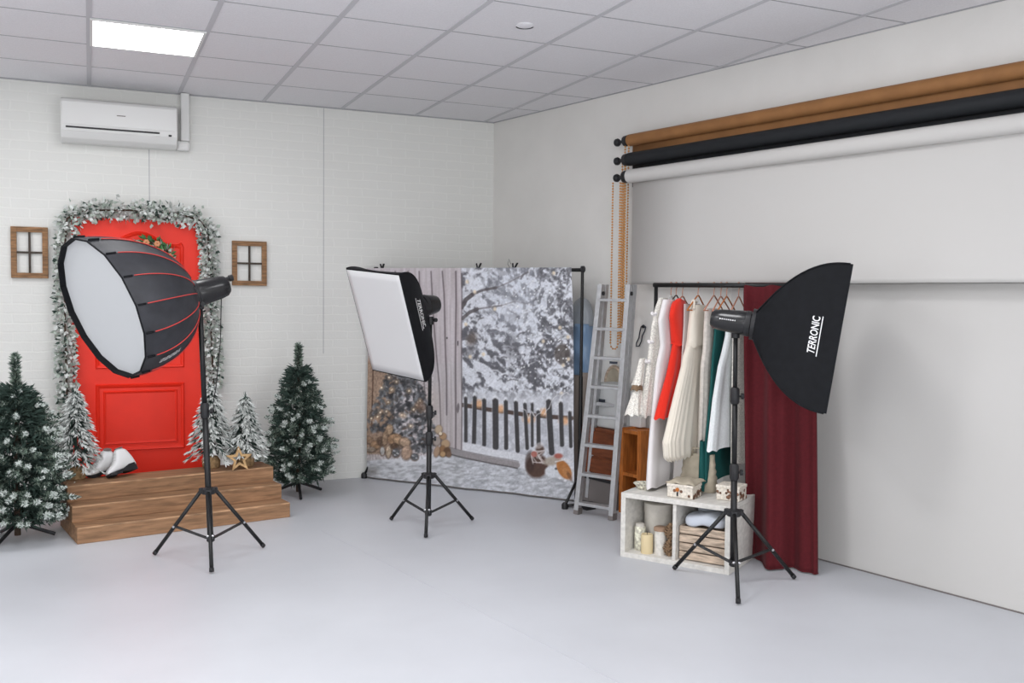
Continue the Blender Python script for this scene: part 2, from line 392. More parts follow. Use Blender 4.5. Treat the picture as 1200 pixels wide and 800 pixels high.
def bushy_tree(name, label, base, height, prof, leader, ntips, seed, steplegs):
    rng = np.random.default_rng(seed)
    base = np.asarray(base, float); t = thing(name, label, 'christmas tree', base)
    MB().tube([base + V3(0, 0, 0.02), base + V3(0, 0, height * 0.5), base + V3(0, 0, height * 0.93)], [0.018, 0.014, 0.006], 8).build('trunk', MT['bark'], t)
    zs = np.array([p[0] for p in prof]); rs = np.array([p[1] for p in prof])
    V = []; MI = []
    def brush(p, d, L_, r, nn, frost):
        u_ = rng.random(nn); ang = rng.random(nn) * 2 * PI
        a = unit(np.cross(d, V3(0.3, 0.5, 0.81))); b = np.cross(d, a)
        rad = np.cos(ang)[:, None] * a + np.sin(ang)[:, None] * b
        bs = p + d * (u_ * L_)[:, None]
        dd = rad * (1.0 - 0.45 * u_[:, None] ** 2) + d * (0.35 + 0.75 * u_[:, None] ** 3)
        V.append(blades(bs, dd, r * (0.75 + 0.4 * rng.random(nn)) * (1.05 - 0.35 * u_), 0.0075, rng))
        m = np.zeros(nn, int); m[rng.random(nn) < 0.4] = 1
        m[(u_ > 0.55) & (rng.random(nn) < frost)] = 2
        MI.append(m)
    # hidden core twigs
    for i in range(ntips):
        z = zs[0] + (zs[-1] - zs[0]) * (1 - math.sqrt(1 - rng.random() * 0.985)) if False else rng.choice(np.linspace(zs[0], zs[-1], 400), p=WT(zs, rs))
        R = np.interp(z, zs, rs); th = rng.random() * 2 * PI
        q = 1.0 if rng.random() < 0.62 else rng.uniform(0.45, 0.9)
        R2 = R * q * rng.uniform(0.9, 1.06)
        out = V3(math.cos(th), math.sin(th), 0)
        d = unit(out * 1.0 + V3(0, 0, rng.uniform(-0.15, 0.5)))
        L_ = rng.uniform(0.085, 0.12); r = rng.uniform(0.027, 0.035)
        tip = base + out * R2 + V3(0, 0, z)
        fr = 0.8 if (q == 1.0 and rng.random() < 0.6) else 0.12
        brush(tip - d * L_, d, L_, r, 125, fr)
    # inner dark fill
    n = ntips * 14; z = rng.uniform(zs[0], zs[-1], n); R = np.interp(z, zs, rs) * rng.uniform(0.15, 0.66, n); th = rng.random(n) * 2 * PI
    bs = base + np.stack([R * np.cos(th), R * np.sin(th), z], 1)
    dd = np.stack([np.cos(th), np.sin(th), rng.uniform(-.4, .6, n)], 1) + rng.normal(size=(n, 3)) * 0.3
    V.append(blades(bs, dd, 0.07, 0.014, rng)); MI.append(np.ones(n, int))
    # leader
    for k in range(9):
        brush(base + V3(0, 0, leader[0] + (leader[1] - leader[0]) * k / 9.0), unit(V3(rng.normal() * .05, rng.normal() * .05, 1)), (leader[1] - leader[0]) / 8, 0.042, 150, 0.1)
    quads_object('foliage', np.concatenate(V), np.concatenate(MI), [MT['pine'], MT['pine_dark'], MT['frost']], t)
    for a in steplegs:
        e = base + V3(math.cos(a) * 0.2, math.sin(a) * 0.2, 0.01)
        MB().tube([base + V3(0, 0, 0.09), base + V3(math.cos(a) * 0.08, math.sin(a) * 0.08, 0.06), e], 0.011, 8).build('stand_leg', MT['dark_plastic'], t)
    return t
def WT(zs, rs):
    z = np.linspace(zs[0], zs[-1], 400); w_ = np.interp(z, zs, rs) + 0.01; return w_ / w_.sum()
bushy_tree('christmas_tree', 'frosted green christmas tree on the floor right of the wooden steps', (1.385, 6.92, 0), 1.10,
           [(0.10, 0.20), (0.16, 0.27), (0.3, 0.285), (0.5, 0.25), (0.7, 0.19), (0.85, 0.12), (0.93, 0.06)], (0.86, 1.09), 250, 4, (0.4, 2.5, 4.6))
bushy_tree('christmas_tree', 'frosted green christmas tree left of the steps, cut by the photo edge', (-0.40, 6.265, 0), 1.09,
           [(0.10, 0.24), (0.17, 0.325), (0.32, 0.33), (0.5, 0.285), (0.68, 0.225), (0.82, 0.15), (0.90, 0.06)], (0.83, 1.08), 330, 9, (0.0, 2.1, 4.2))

def flocked_tree(label, base, height, rad, seed, pot=True, lean=(0, 0)):
    rng = np.random.default_rng(seed); base = np.asarray(base, float)
    t = thing('flocked_tree', label, 'christmas tree', base)
    MB().tube([base + V3(0, 0, 0.02), base + V3(lean[0], lean[1], height * 0.97)], [0.012, 0.004], 8).build('trunk', MT['pine_dark'], t)
    if pot:
        MB().lathe(base, (0, 0, 1), [(0, 0.05), (0.01, 0.058), (0.05, 0.06), (0.075, 0.045), (0.08, 0.02)], 14).build('burlap_base', MT['burlap'], t, smooth=True)
    V = []; MI = []
    z0 = 0.07
    nb = 150
    for i in range(nb):
        f = (i / nb) ** 0.8; z = z0 + (height - z0 - 0.02) * f; th = i * 2.39996 + rng.normal() * 0.2
        R = rad * (1 - f) ** 0.85 + 0.012
        out = V3(math.cos(th), math.sin(th), 0); k = 13
        dr = rng.uniform(0.25, 0.6)
        q = np.linspace(0.25, 1, k)
        p = base + V3(lean[0], lean[1], 0) * f + out * (R * q)[:, None] + np.stack([np.zeros(k), np.zeros(k), z + 0.05 * (1 - f) - dr * R * q ** 1.6], 1)
        tang = unit(np.cross(out, V3(0, 0, 1)))
        for sgn in (-1, 1):
            dd = out * 0.8 + tang * sgn * rng.uniform(0.3, 0.8, k)[:, None] + V3(0, 0, -1) * rng.uniform(0.3, 0.9, k)[:, None]
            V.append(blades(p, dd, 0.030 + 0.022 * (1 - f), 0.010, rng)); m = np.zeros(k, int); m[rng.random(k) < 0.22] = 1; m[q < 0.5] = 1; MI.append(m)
        V.append(blades(p[-1:], (out + V3(0, 0, -0.5))[None], 0.05, 0.012, rng)); MI.append(np.zeros(1, int))
    n = 30
    V.append(blades(np.tile(base + V3(lean[0], lean[1], height - 0.05), (n, 1)) + V3(0, 0, 1) * rng.uniform(-.03, .03, n)[:, None], np.stack([rng.normal(size=n) * .35, rng.normal(size=n) * .35, np.ones(n)], 1), 0.04, 0.007, rng)); MI.append((rng.random(n) < .3).astype(int))
    quads_object('branches', np.concatenate(V), np.concatenate(MI), [MT['flock'], MT['pine_dark'], MT['flock_grey']], t)
    return t
flocked_tree('snow-flocked small tree on the steps left of the red door', (-0.085, 6.52, 0.288), 0.57, 0.130, 1)
flocked_tree('snow-flocked small tree at the right edge of the red door, behind the tripod pole', (0.742, 6.63, 0.288), 0.58, 0.140, 2)
flocked_tree('snow-flocked small tree on the steps right behind the wooden star', (0.963, 6.61, 0.288), 0.50, 0.122, 3)

# garland round the door
rng = np.random.default_rng(11)
gp = [(-0.135, 0.50), (-0.15, 0.8), (-0.155, 1.25), (-0.155, 1.7), (-0.135, 1.97), (-0.03, 2.03), (0.3, 2.045), (0.62, 2.03), (0.75, 1.99), (0.80, 1.9), (0.812, 1.6), (0.82, 1.2), (0.835, 0.75)]
gp = np.array(gp); seg = np.r_[0, np.cumsum(np.hypot(*np.diff(gp, axis=0).T))]
def gpt(s):
    return np.stack([np.interp(s, seg, gp[:, 0]), np.full(np.shape(s), D - 0.085), np.interp(s, seg, gp[:, 1])], -1)
t = thing('garland', 'snowy evergreen garland hung around the frame of the red door', 'garland', (0.33, D - 0.055, 2.045))
MB().tube(gpt(np.linspace(0, seg[-1], 90)), 0.007, 6).build('stem', MT['bark'], t)
n = 3600; s_ = rng.random(n) * seg[-1]; c = gpt(s_)
th = rng.random(n) * 2 * PI; rr = 0.014 + 0.034 * np.sqrt(rng.random(n))
off = np.stack([np.cos(th) * rr * 1.25, np.minimum(np.sin(th) * rr, 0.03), rng.normal(size=n) * 0.03], 1)
c2 = c + off; nrm = off / np.linalg.norm(off, axis=1, keepdims=True)
dd = nrm * 0.8 + rng.normal(size=(n, 3)) * 0.5 + V3(0, -0.2, -0.25)
mi = rng.choice([0, 0, 0, 0, 2, 2, 2, 1], n)
quads_object('leaves', blades(c2, dd, rng.uniform(0.026, 0.046, n), rng.uniform(0.020, 0.034, n), rng), mi, [MT['flock'], MT['pine_dark'], MT['flock_grey']], t)

# wreath on the door (mostly behind the octagonal softbox)
wc = V3(0.40, DY - 0.045, 1.685)
t = thing('wreath', 'green leafy wreath on the red door, mostly hidden behind the octagonal softbox', 'wreath', wc)
ring = [wc + V3(0.13 * math.cos(a), 0, 0.13 * math.sin(a)) for a in np.linspace(0, 2 * PI, 40)[:-1]]
MB().tube(ring, 0.018, 8, closed=True).build('ring', MT['bark'], t)
n = 340; a = rng.random(n) * 2 * PI; ro = np.stack([np.cos(a), np.zeros(n), np.sin(a)], 1)
bs = wc + ro * (0.13 + rng.normal(size=n) * 0.018)[:, None] + V3(0, -1, 0) * rng.uniform(-.01, .02, n)[:, None]
dd = ro * rng.uniform(0.2, 1.0, n)[:, None] + np.stack([-np.sin(a), np.zeros(n), np.cos(a)], 1) * 0.8 + rng.normal(size=(n, 3)) * 0.35 + V3(0, -.3, 0)
quads_object('leaves', blades(bs, dd, rng.uniform(.04, .06, n), rng.uniform(.018, .028, n), rng), rng.choice([0, 0, 1], n), [MT['leaf'], MT['flock_grey']], t)
for k, aa in enumerate((1.2, 1.75, 2.3, 3.2, 4.3, 5.4, 0.3)):
    fc = wc + V3(0.135 * math.cos(aa), -0.03, 0.135 * math.sin(aa))
    fl = MB()
    for j in range(6):
        q = fc + V3(0.012 * math.cos(j * PI / 3), 0, 0.012 * math.sin(j * PI / 3)); fl.lathe(q, (0, -1, 0), [(0, 0.004), (0.006, 0.012), (0.012, 0.008), (0.014, 0.002)], 8)
    fl.build('flower', MT['peach'], t, smooth=True)

# ------------------------------------------------------------------ wooden steps
e1 = unit(V3(1.27, 0.244, 0)); e2 = V3(-e1[1], e1[0], 0); S0 = V3(-0.077, 5.985, 0)
t = thing('wooden_steps', 'three-tier brown timber steps in front of the red door', 'steps', S0)
LW = 1.293; hs = 0.096
for k, (y0, y1) in enumerate(((0, 0.54), (0.15, 0.54), (0.30, 0.54))):
    st = MB(); zc = hs * (k + 0.5)
    c = S0 + e1 * LW / 2 + e2 * (y0 + y1) / 2 + V3(0, 0, zc)
    st.box(c, (LW, y1 - y0, hs), (e1, e2, (0, 0, 1)))
    o = st.build('step', MT['wood_step'], t, bevel=0.004)
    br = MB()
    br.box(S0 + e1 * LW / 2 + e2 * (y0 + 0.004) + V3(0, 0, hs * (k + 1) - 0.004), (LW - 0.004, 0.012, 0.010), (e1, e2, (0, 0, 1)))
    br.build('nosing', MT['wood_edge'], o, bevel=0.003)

# star
sc_ = V3(0.905, 6.485, 0.288 + 0.072)
t = thing('star_ornament', 'pale wooden star outline standing on the top step', 'ornament', (sc_[0], sc_[1], 0.288))
def star_pts(R, r): return [(math.sin(k * PI / 5) * (R if k % 2 == 0 else r), math.cos(k * PI / 5) * (R if k % 2 == 0 else r)) for k in range(10)]
O_ = star_pts(0.088, 0.038); I_ = star_pts(0.048, 0.020); V = []
rot_ = 0.05
for dep in (-0.012, 0.012):
    for ring_ in (O_, I_):
        for x, z in ring_:
            x2 = x * math.cos(rot_) - z * math.sin(rot_); z2 = x * math.sin(rot_) + z * math.cos(rot_)
            V.append(sc_ + V3(x2 * 0.97, dep + z2 * 0.22 - x2 * 0.2, z2))
F = []
for k in range(10):
    k2 = (k + 1) % 10
    F += [(k, k2, 10 + k2, 10 + k), (20 + k, 30 + k, 30 + k2, 20 + k2), (k, 20 + k, 20 + k2, k2), (10 + k, 10 + k2, 30 + k2, 30 + k)]
MB().add(V, F).build('star_frame', MT['star'], t, bevel=0.002)

# skates / boots on the steps
def boot(label, heel, toe, roll, pitch):
    heel = np.asarray(heel, float); toe = np.asarray(toe, float); f = unit(toe - heel); sd = unit(np.cross((0, 0, 1), f)); up = unit(np.cross(f, sd)); L_ = np.linalg.norm(toe - heel)
    sd, up = sd * math.cos(roll) + up * math.sin(roll), up * math.cos(roll) - sd * math.sin(roll)
    t = thing('lace_up_boot', label, 'boot', (heel + toe) / 2, 'white boots on the steps')
    def W(x, y, z): return heel + f * (L_ * (1 - x)) + sd * y + up * z         # x: 0 at the toe, 1 at the heel
    st = [(0.0, .026, .012), (0.03, .044, .026), (0.12, .058, .035), (0.26, .072, .038), (0.38, .094, .037), (0.47, .128, .036), (0.54, .158, .035), (0.62, .166, .036), (0.76, .163, .037), (0.86, .150, .036), (0.93, .112, .034), (0.98, .072, .028), (1.0, .045, .014)]
    n = 20; P = []
    for x, zt_, hw in st:
        z0 = 0.020; zc = (zt_ + z0) / 2; hh = (zt_ - z0) / 2; row = []
        for j in range(n):
            a = 2 * PI * j / n; ca, sa = math.cos(a), math.sin(a)
            row.append(W(x, math.copysign(abs(ca) ** .8, ca) * hw * (1 - .18 * max(0, sa)), zc + math.copysign(abs(sa) ** .75, sa) * hh))
        P.append(row)
    mb = MB().grid(np.array(P), closed_u=True); mb.f += [list(range(n)), [(len(st) - 1) * n + j for j in range(n)][::-1]]; mb.m += [0, 0]
    u_ = mb.build('upper', MT['skate'], t, smooth=True)
    op = [W(0.56 + 0.27 * (0.5 - 0.5 * math.cos(a)), 0.022 * math.sin(a), 0.1655 + 0.0 * a) for a in np.linspace(0, 2 * PI, 21)[:-1]]
    MB().add(op, [tuple(range(20))]).build('opening', MT['greybox'], u_, solid=0.004)
    so = MB(); outl = [(0.0, .014), (0.05, .030), (0.2, .040), (0.36, .036), (0.5, .030), (0.7, .036), (0.9, .036), (1.02, .018)]
    up_ = lambda x: 0.024 if x < .45 else (0.03 if x < .6 else 0.046)
    lo = lambda x: 0.008 if x < .1 else (0.0 if x < .42 else (0.012 if x < .6 else 0.0))
    ring = outl + [(x, -y) for x, y in outl[::-1]]; m_ = len(ring)
    so.add([W(x, y * 1.04, up_(x)) for x, y in ring] + [W(x, y * 1.0, lo(x)) for x, y in ring], [tuple(range(m_)), tuple(range(2 * m_ - 1, m_ - 1, -1))] + [(i, m_ + i, m_ + (i + 1) % m_, (i + 1) % m_) for i in range(m_)])
    so.build('sole', MT['dark_plastic'], t, bevel=0.002)
    la = MB()
    for k in range(6):
        x = 0.24 + 0.05 * k; z = np.interp(x, [q[0] for q in st], [q[1] for q in st])
        la.tube([W(x, -0.02, z - .006), W(x - .012, 0, z + 0.003), W(x, 0.02, z - .006)], 0.003, 6)
    la.build('laces', MT['white_plastic'], t)
    return t
boot('white lace-up boot with black sole lying on the steps, nearer the door centre', (0.268, 6.56, 0.318), (0.10, 6.44, 0.292), 0.42, 0)
boot('white lace-up boot lying behind its twin, nearer the left flocked tree', (0.13, 6.625, 0.300), (-0.03, 6.52, 0.291), -0.25, 0)

# ------------------------------------------------------------------ window-shaped wall frames
def wall_frame(label, x0, x1, z0, z1):
    t = thing('wall_frame', label, 'frame', ((x0 + x1) / 2, D - 0.015, z0), 'window-shaped frames on the brick wall')
    w_ = 0.036; y = D - 0.014; b = MB()
    b.box((x0 + w_ / 2, y, (z0 + z1) / 2), (w_, 0.026, z1 - z0)); b.box((x1 - w_ / 2, y, (z0 + z1) / 2), (w_, 0.026, z1 - z0))
    b.build('side_rail', MT['wood_brown'], t, bevel=0.002)
    b = MB(); b.box(((x0 + x1) / 2, y, z0 + w_ / 2), (x1 - x0 - 2 * w_, 0.026, w_)); b.box(((x0 + x1) / 2, y, z1 - w_ / 2), (x1 - x0 - 2 * w_, 0.026, w_))
    b.build('cross_rail', MT['wood_brown'], t, bevel=0.002)
    b = MB(); b.box(((x0 + x1) / 2, y, (z0 + z1) / 2), (0.014, 0.014, z1 - z0 - 2 * w_)); b.box(((x0 + x1) / 2, y, (z0 + z1) / 2), (x1 - x0 - 2 * w_, 0.013, 0.014))
    b.build('glazing_bars', MT['wood_dark'], t)
wall_frame('small brown wooden window frame on the wall left of the red door', -0.488, -0.258, 1.553, 1.905)
wall_frame('small brown wooden window frame on the wall right of the red door', 0.980, 1.234, 1.522, 1.856)

# ------------------------------------------------------------------ air conditioner
t = thing('air_conditioner', 'white wall-mounted split air conditioner under the ceiling', 'air conditioner', (0.215, D - 0.1, 2.49))
prof = [(0.0, 2.795), (0.10, 2.795), (0.175, 2.775), (0.19, 2.75), (0.192, 2.60), (0.185, 2.565), (0.15, 2.515), (0.10, 2.492), (0.0, 2.492)]
def extr(prof, x0, x1):
    k = len(prof); V = [V3(x, D - y, z) for x in (x0, x1) for y, z in prof]
    return MB().add(V, [tuple(range(k)), tuple(range(2 * k - 1, k - 1, -1))] + [(i, k + i, k + (i + 1) % k, (i + 1) % k) for i in range(k)])
extr(prof, -0.166, 0.585).build('casing', MT['white_plastic'], t, bevel=0.006)
MB().box((0.21, D - 0.193, 2.68), (0.735, 0.008, 0.155)).build('front_panel', MT['white_plastic'], t, bevel=0.003)
MB().box((0.165, D - 0.1905, 2.5845), (0.60, 0.010, 0.011)).build('outlet_slot', MT['dark_plastic'], t)
MB().box((0.155, D - 0.168, 2.545), (0.60, 0.010, 0.045), ((1, 0, 0), (0, 0.8, 0.6), (0, -0.6, 0.8))).build('louvre', MT['white_plastic'], t)
MB().box((0.535, D - 0.186, 2.572), (0.02, 0.012, 0.012)).build('display', MT['dark_plastic'], t)
MB().box((0.215, D - 0.198, 2.682), (0.056, 0.003, 0.006)).build('badge', MT['greybox'], t)
t = thing('pipe_cover', 'white pipe trunking from the air conditioner up to the ceiling', 'pipe', (0.648, D - 0.03, 2.5))
MB().box((0.648, D - 0.035, 2.735), (0.06, 0.065, 0.345)).build('vertical_duct', MT['white_plastic'], t, bevel=0.008)
MB().box((0.632, D - 0.037, 2.527), (0.096, 0.07, 0.072)).build('elbow', MT['white_plastic'], t, bevel=0.02)

# ------------------------------------------------------------------ printed winter backdrop
B0 = V3(2.015, 7.338, 0); B1 = V3(3.155, 5.962, 0); BL = 1.787; bd = unit(B1 - B0); bn = V3(bd[1], -bd[0], 0)
if bn[1] > 0: bn = -bn
_rt = np.random.default_rng(5).random((512, 512))
def noise(x, y):
    x = np.asarray(x); y = np.asarray(y); xi = np.floor(x).astype(int); yi = np.floor(y).astype(int); fx = x - xi; fy = y - yi
    fx = fx * fx * (3 - 2 * fx); fy = fy * fy * (3 - 2 * fy)
    g = lambda a, b: _rt[a % 512, b % 512]
    return (g(xi, yi) * (1 - fx) + g(xi + 1, yi) * fx) * (1 - fy) + (g(xi, yi + 1) * (1 - fx) + g(xi + 1, yi + 1) * fx) * fy
def fbm(x, y, o=4):
    a = 0; s = 0.5
    for k in range(o): a = a + s * noise(x * 2 ** k + 17 * k, y * 2 ** k + 31 * k); s *= 0.5
    return a / (1 - 0.5 ** o)
def paint(S, Z):
    """the printed picture: colour (0..255) at cloth position S metres along, Z metres up"""
    h = (96.564646, -2.168772, 430.268954, -18.697392, -149.134154, 560.207767, -0.058233, -0.006269)
    w_ = h[6] * S + h[7] * Z + 1; X = (h[0] * S + h[1] * Z + h[2]) / w_; Y = (h[3] * S + h[4] * Z + h[5]) / w_
    R = np.random.default_rng(21); C = np.zeros(X.shape + (3,))
    def put(mask, col):
        m = np.clip(mask, 0, 1)[..., None]; C[:] = C * (1 - m) + np.array(col, float) * m
    def soft(d, w0): return np.clip(0.5 - d / w0, 0, 1)
    def ell(cx, cy, rx, ry, ang=0, e=0.25):
        c, s = math.cos(ang), math.sin(ang); u = ((X - cx) * c + (Y - cy) * s) / rx; v = (-(X - cx) * s + (Y - cy) * c) / ry
        return soft(np.sqrt(u * u + v * v) - 1, e)
    def line(pts, w0, e=0.9):
        d = np.full(X.shape, 1e9)
        for (x0, y0), (x1, y1) in zip(pts[:-1], pts[1:]):
            l2 = (x1 - x0) ** 2 + (y1 - y0) ** 2; q = np.clip(((X - x0) * (x1 - x0) + (Y - y0) * (y1 - y0)) / l2, 0, 1)
            d = np.minimum(d, np.hypot(X - x0 - q * (x1 - x0), Y - y0 - q * (y1 - y0)))
        return soft(d - w0 / 2, e)
    # snowy wood
    wx = X + 6 * (fbm(X / 18, Y / 18 + 50, 2) - .5); wy = Y + 6 * (fbm(X / 18 + 70, Y / 18, 2) - .5)
    n1 = fbm((wx * 0.75 + wy * 0.65) / 13, (wy * 0.75 - wx * 0.65) / 6.5, 4); n2 = fbm(wx / 4 + 40, wy / 4.6 + 9, 3); n3 = fbm(X / 30 + 3, Y / 34 + 7, 2)
    v = np.clip((n1 * 0.62 + n2 * 0.38 - 0.475) * 7.5 + 0.55 + (n3 - 0.5) * 0.9, 0, 1)
    v2 = np.clip((fbm(wx / 2.4 + 11, wy / 2.4 + 5, 2) - .5) * 2.0, -.35, .35) * np.clip((X - 560) / 90, 0.25, 1)
    v = np.clip(v + v2, 0, 1)
    C[:] = np.array([104, 104, 111]) * (1 - v[..., None]) + np.array([222, 225, 234]) * v[..., None]
    put(ell(606, 350, 34, 40, 0, 1.2) * 0.5, (214, 220, 233))
    dk = np.clip((fbm(wx / 6 + 90, wy / 7 + 3, 3) - 0.56) * 9, 0, 1)
    put(dk * np.clip((X - 588) / 50, 0, 1) * 0.6, (88, 88, 93)); put(dk * np.clip((380 - Y) / 60, 0, 1) * 0.35, (120, 120, 127))
    for k in range(46):                          # snow-laden twigs
        x0 = R.uniform(545, 668); y0 = R.uniform(322, 455); a_ = R.uniform(-.9, .2) if x0 < 600 else R.uniform(-2.2, -.7); l_ = R.uniform(6, 16)
        put(line([(x0, y0), (x0 + l_ * .5 * math.cos(a_), y0 + l_ * .5 * math.sin(a_)), (x0 + l_ * math.cos(a_ + .3), y0 + l_ * math.sin(a_ + .3))], R.uniform(1.2, 2.6), 1.2) * .75, (228, 231, 239) if R.random() < .7 else (100, 98, 103))
    put(line([(543, 360), (548, 351), (556, 345)], 5) * 0.85, (86, 80, 82)); put(line([(556, 345), (568, 340), (584, 337)], 3) * 0.8, (92, 86, 88)); put(line([(584, 337), (600, 331), (618, 322)], 1.6) * 0.6, (116, 110, 112)); put(line([(544, 373), (552, 366), (562, 362)], 4) * 0.8, (90, 84, 86)); put(line([(562, 362), (590, 358)], 2) * 0.65, (106, 100, 102)); put(line([(590, 358), (607, 353), (630, 358)], 1.4) * 0.5, (130, 126, 130))
    put(ell(662, 415, 9, 12) * 0.8, (86, 78, 74)); put(ell(602, 405, 9, 14, 0, .9) * 0.5, (104, 104, 110))
    put(ell(555, 397, 6, 8, .4, .8) * 0.7, (112, 100, 94)); put(ell(552, 412, 5, 9, .5, .8) * 0.5, (100, 98, 102))
    for k in range(150):
        a = R.random(); x = 590 + 82 * R.random() ** 0.8; y = 325 + 135 * a
        put(ell(x, y, 0.9, 0.9, 0, 0.8) * 0.9, (240, 242, 246))
    for k in range(10):
        x0 = R.uniform(585, 668); y0 = R.uniform(330, 450)
        put(line([(x0, y0), (x0 + R.normal() * 3, y0 + R.normal() * 3), (x0 + R.normal() * 4, y0 + 4 + R.normal() * 3)], 0.8) * 0.6, (232, 234, 240))
    for x, y in ((559, 342), (569, 415), (553, 418), (582, 362), (655, 320), (548, 380), (669, 395), (663, 428), (669, 421), (660, 384), (550, 330), (661, 461), (640, 400), (612, 470)):
        put(ell(x, y, 2.0, 2.2, 0, 0.9) * .85, (240, 222, 194))
    # snow field and fence
    put(soft(462 - Y, 14) * np.clip((X - 541) / 2, 0, 1), (206, 208, 216)); put(soft(462 - Y, 8) * 0.4 * np.clip((fbm(X / 7, Y / 9, 3) - .42) * 5, 0, 1), (150, 152, 162))
    put(line([(541, 474), (575, 480), (620, 486), (672, 490)], 5) * 0.95, (82, 66, 60))
    for x, y, rx in ((562, 473, 7), (588, 479, 6), (622, 491, 7), (641, 483, 6), (664, 493, 6)): put(ell(x, y, rx, 4.5, 0, .9) * 0.9, (232, 176, 130))
    for x, yt, xb, yb, wd in ((547, 463, 546.5, 517, 4), (557.5, 462, 555.5, 519, 5), (569, 465, 567.5, 521, 5), (582, 465, 581, 524, 7), (594, 467, 593, 525, 5), (606.5, 468, 607, 528, 5.5), (617.5, 470, 619, 525, 4.5), (626, 470, 625, 522, 3.6), (633, 479, 632.5, 520, 5), (646, 466, 648, 530, 7), (660, 469, 660.5, 521, 5), (670, 480, 670.5, 523, 4)):
        put(line([(x, yt + wd * .7), (xb, yb)], wd, 1.1), (72, 70, 72)); put(ell(x, yt + 1, wd * .42, 3.2, 0, .7), (224, 226, 233))
        put(ell(x, yt + 4.5, wd * .36, 3, 0, .6), (72, 70, 72)); put(line([(x - wd * .55, yt + 5), (xb - wd * .55, yb)], 0.8) * 0.6, (214, 216, 224))
    for k in range(4):
        pts = [(612 + 14 * k + 16 * q, 474 + 12 * math.sin(q * 2.2 + k) + R.normal() * 2) for q in np.linspace(0, 1, 6)]; put(line(pts, 0.9) * .8, (228, 226, 228))
    put(soft(np.interp(X, [540, 560, 580, 600, 620, 680], [517, 521, 527, 530, 534, 540]) - Y, 1.5), (214, 215, 222))
    # log floor snow
    yg = np.interp(X, [425, 455, 505, 530, 560, 610, 640, 680], [528, 541, 544, 529, 541, 549, 556, 566])
    g = np.clip(0.62 + (fbm((wx + .3 * wy) / 5 + 4, wy / 2.2 + 2, 4) - 0.5) * 1.7, 0, 1)[..., None]; gc = np.array([150, 152, 158]) * (1 - g) + np.array([208, 210, 217]) * g
    m = soft(yg - Y, 2.5)[..., None]; C[:] = C * (1 - m) + gc * m
    put(soft(548 - Y, 8) * np.clip((447 - X) / 6, 0, 1) * np.clip((560 - Y) / 8, 0, 1) * .55, (118, 112, 104))
    # plank wall and brown door on the left
    pl = np.clip((543.5 - X) / 1.2, 0, 1) * soft(Y - np.interp(X, [425, 525, 544], [540, 531, 528]), 2)
    gr = fbm(X / 2.2 + 60, Y / 46, 3)[..., None]; pc = (np.array([176, 166, 168]) * (1 - gr) + np.array([214, 206, 212]) * gr)
    pc = pc * (1 - 0.10 * np.clip((Y - 440) / 90, 0, 1)[..., None]) + np.array([150, 120, 100]) * 0.10 * np.clip((Y - 440) / 90, 0, 1)[..., None]
    C[:] = C * (1 - pl[..., None]) + pc * pl[..., None]
    for pts, w0 in (([(493.5, 318), (495, 420), (503, 520)], 1.5), ([(507, 318), (508.5, 360), (515, 450), (517, 525)], 1.6), ([(521, 318), (522.5, 342), (524.5, 440), (523.5, 486)], 1.8), ([(537, 318), (536.5, 400), (534.5, 527)], 2.0), ([(480, 318), (481, 440)], 1.6), ([(465, 318), (466, 440)], 1.4), ([(543.5, 320), (543, 440), (541.5, 526)], 1.4)):
        put(line(pts, w0, 1.0) * 0.8 * (X < 546), (104, 94, 98))
    put(ell(538, 478, 1.6, 6, .1) * .7, (96, 86, 90)); put(ell(526, 396, 1, 1.4), (90, 82, 86)); put(ell(539, 402, 1, 3), (90, 82, 86))
    put(soft(X - 462, 6) * soft(420 - Y, 10) * soft(Y - 532, 3), (166, 134, 110)); put(line([(437, 425), (436.5, 500)], 1.6) * .8, (88, 60, 46)); put(line([(427, 425), (427, 520)], 5) * .5, (150, 110, 84))
    put(soft(X - 512, 20) * soft(495 - X, 20) * soft(455 - Y, 20) * soft(Y - 500, 20) * .5, (196, 176, 160))
    # sill plank under the opening
    put(line([(527, 528), (560, 536), (606, 545)], 7), (150, 144, 146)); put(line([(527, 532), (560, 540), (606, 549)], 1.6), (92, 88, 90)); put(line([(527, 524), (560, 532), (608, 541)], 1) * .7, (110, 104, 106))
    # printed spruce with lights
    def inside(x, y): return abs(x - 474) < 5 + (y - 425) * 0.48
    for k in range(900):
        y = R.uniform(428, 530); hw = min(40, 10 + (y - 425) * 0.46); x = 471 + R.uniform(-hw, hw)
        if x > 509 or (y > 505 and x < 462): continue
        col = [(58, 58, 62), (74, 74, 78), (92, 94, 98), (122, 126, 132), (156, 160, 168), (112, 92, 80)][R.choice(6, p=[.24, .24, .18, .16, .1, .08])]
        put(ell(x, y, R.uniform(1.4, 4), R.uniform(1, 2.4), R.uniform(0, 3), 0.8) * 0.8, col)
    for x, y in ((447, 454), (456, 442), (460, 456), (479, 458), (484, 480), (471, 486), (455, 471), (446, 483), (453, 482), (474, 487), (488, 475), (481, 499), (459, 457), (492, 470), (436, 490), (443, 488), (465, 447), (470, 520)):
        put(ell(x, y, 2.8, 2.8, 0, 1.4) * .6, (190, 150, 112)); put(ell(x, y, 1.0, 1.0, 0, 0.9), (248, 228, 196))
    put(ell(492, 476, 6, 6, 0, .8) * .7, (136, 102, 80))
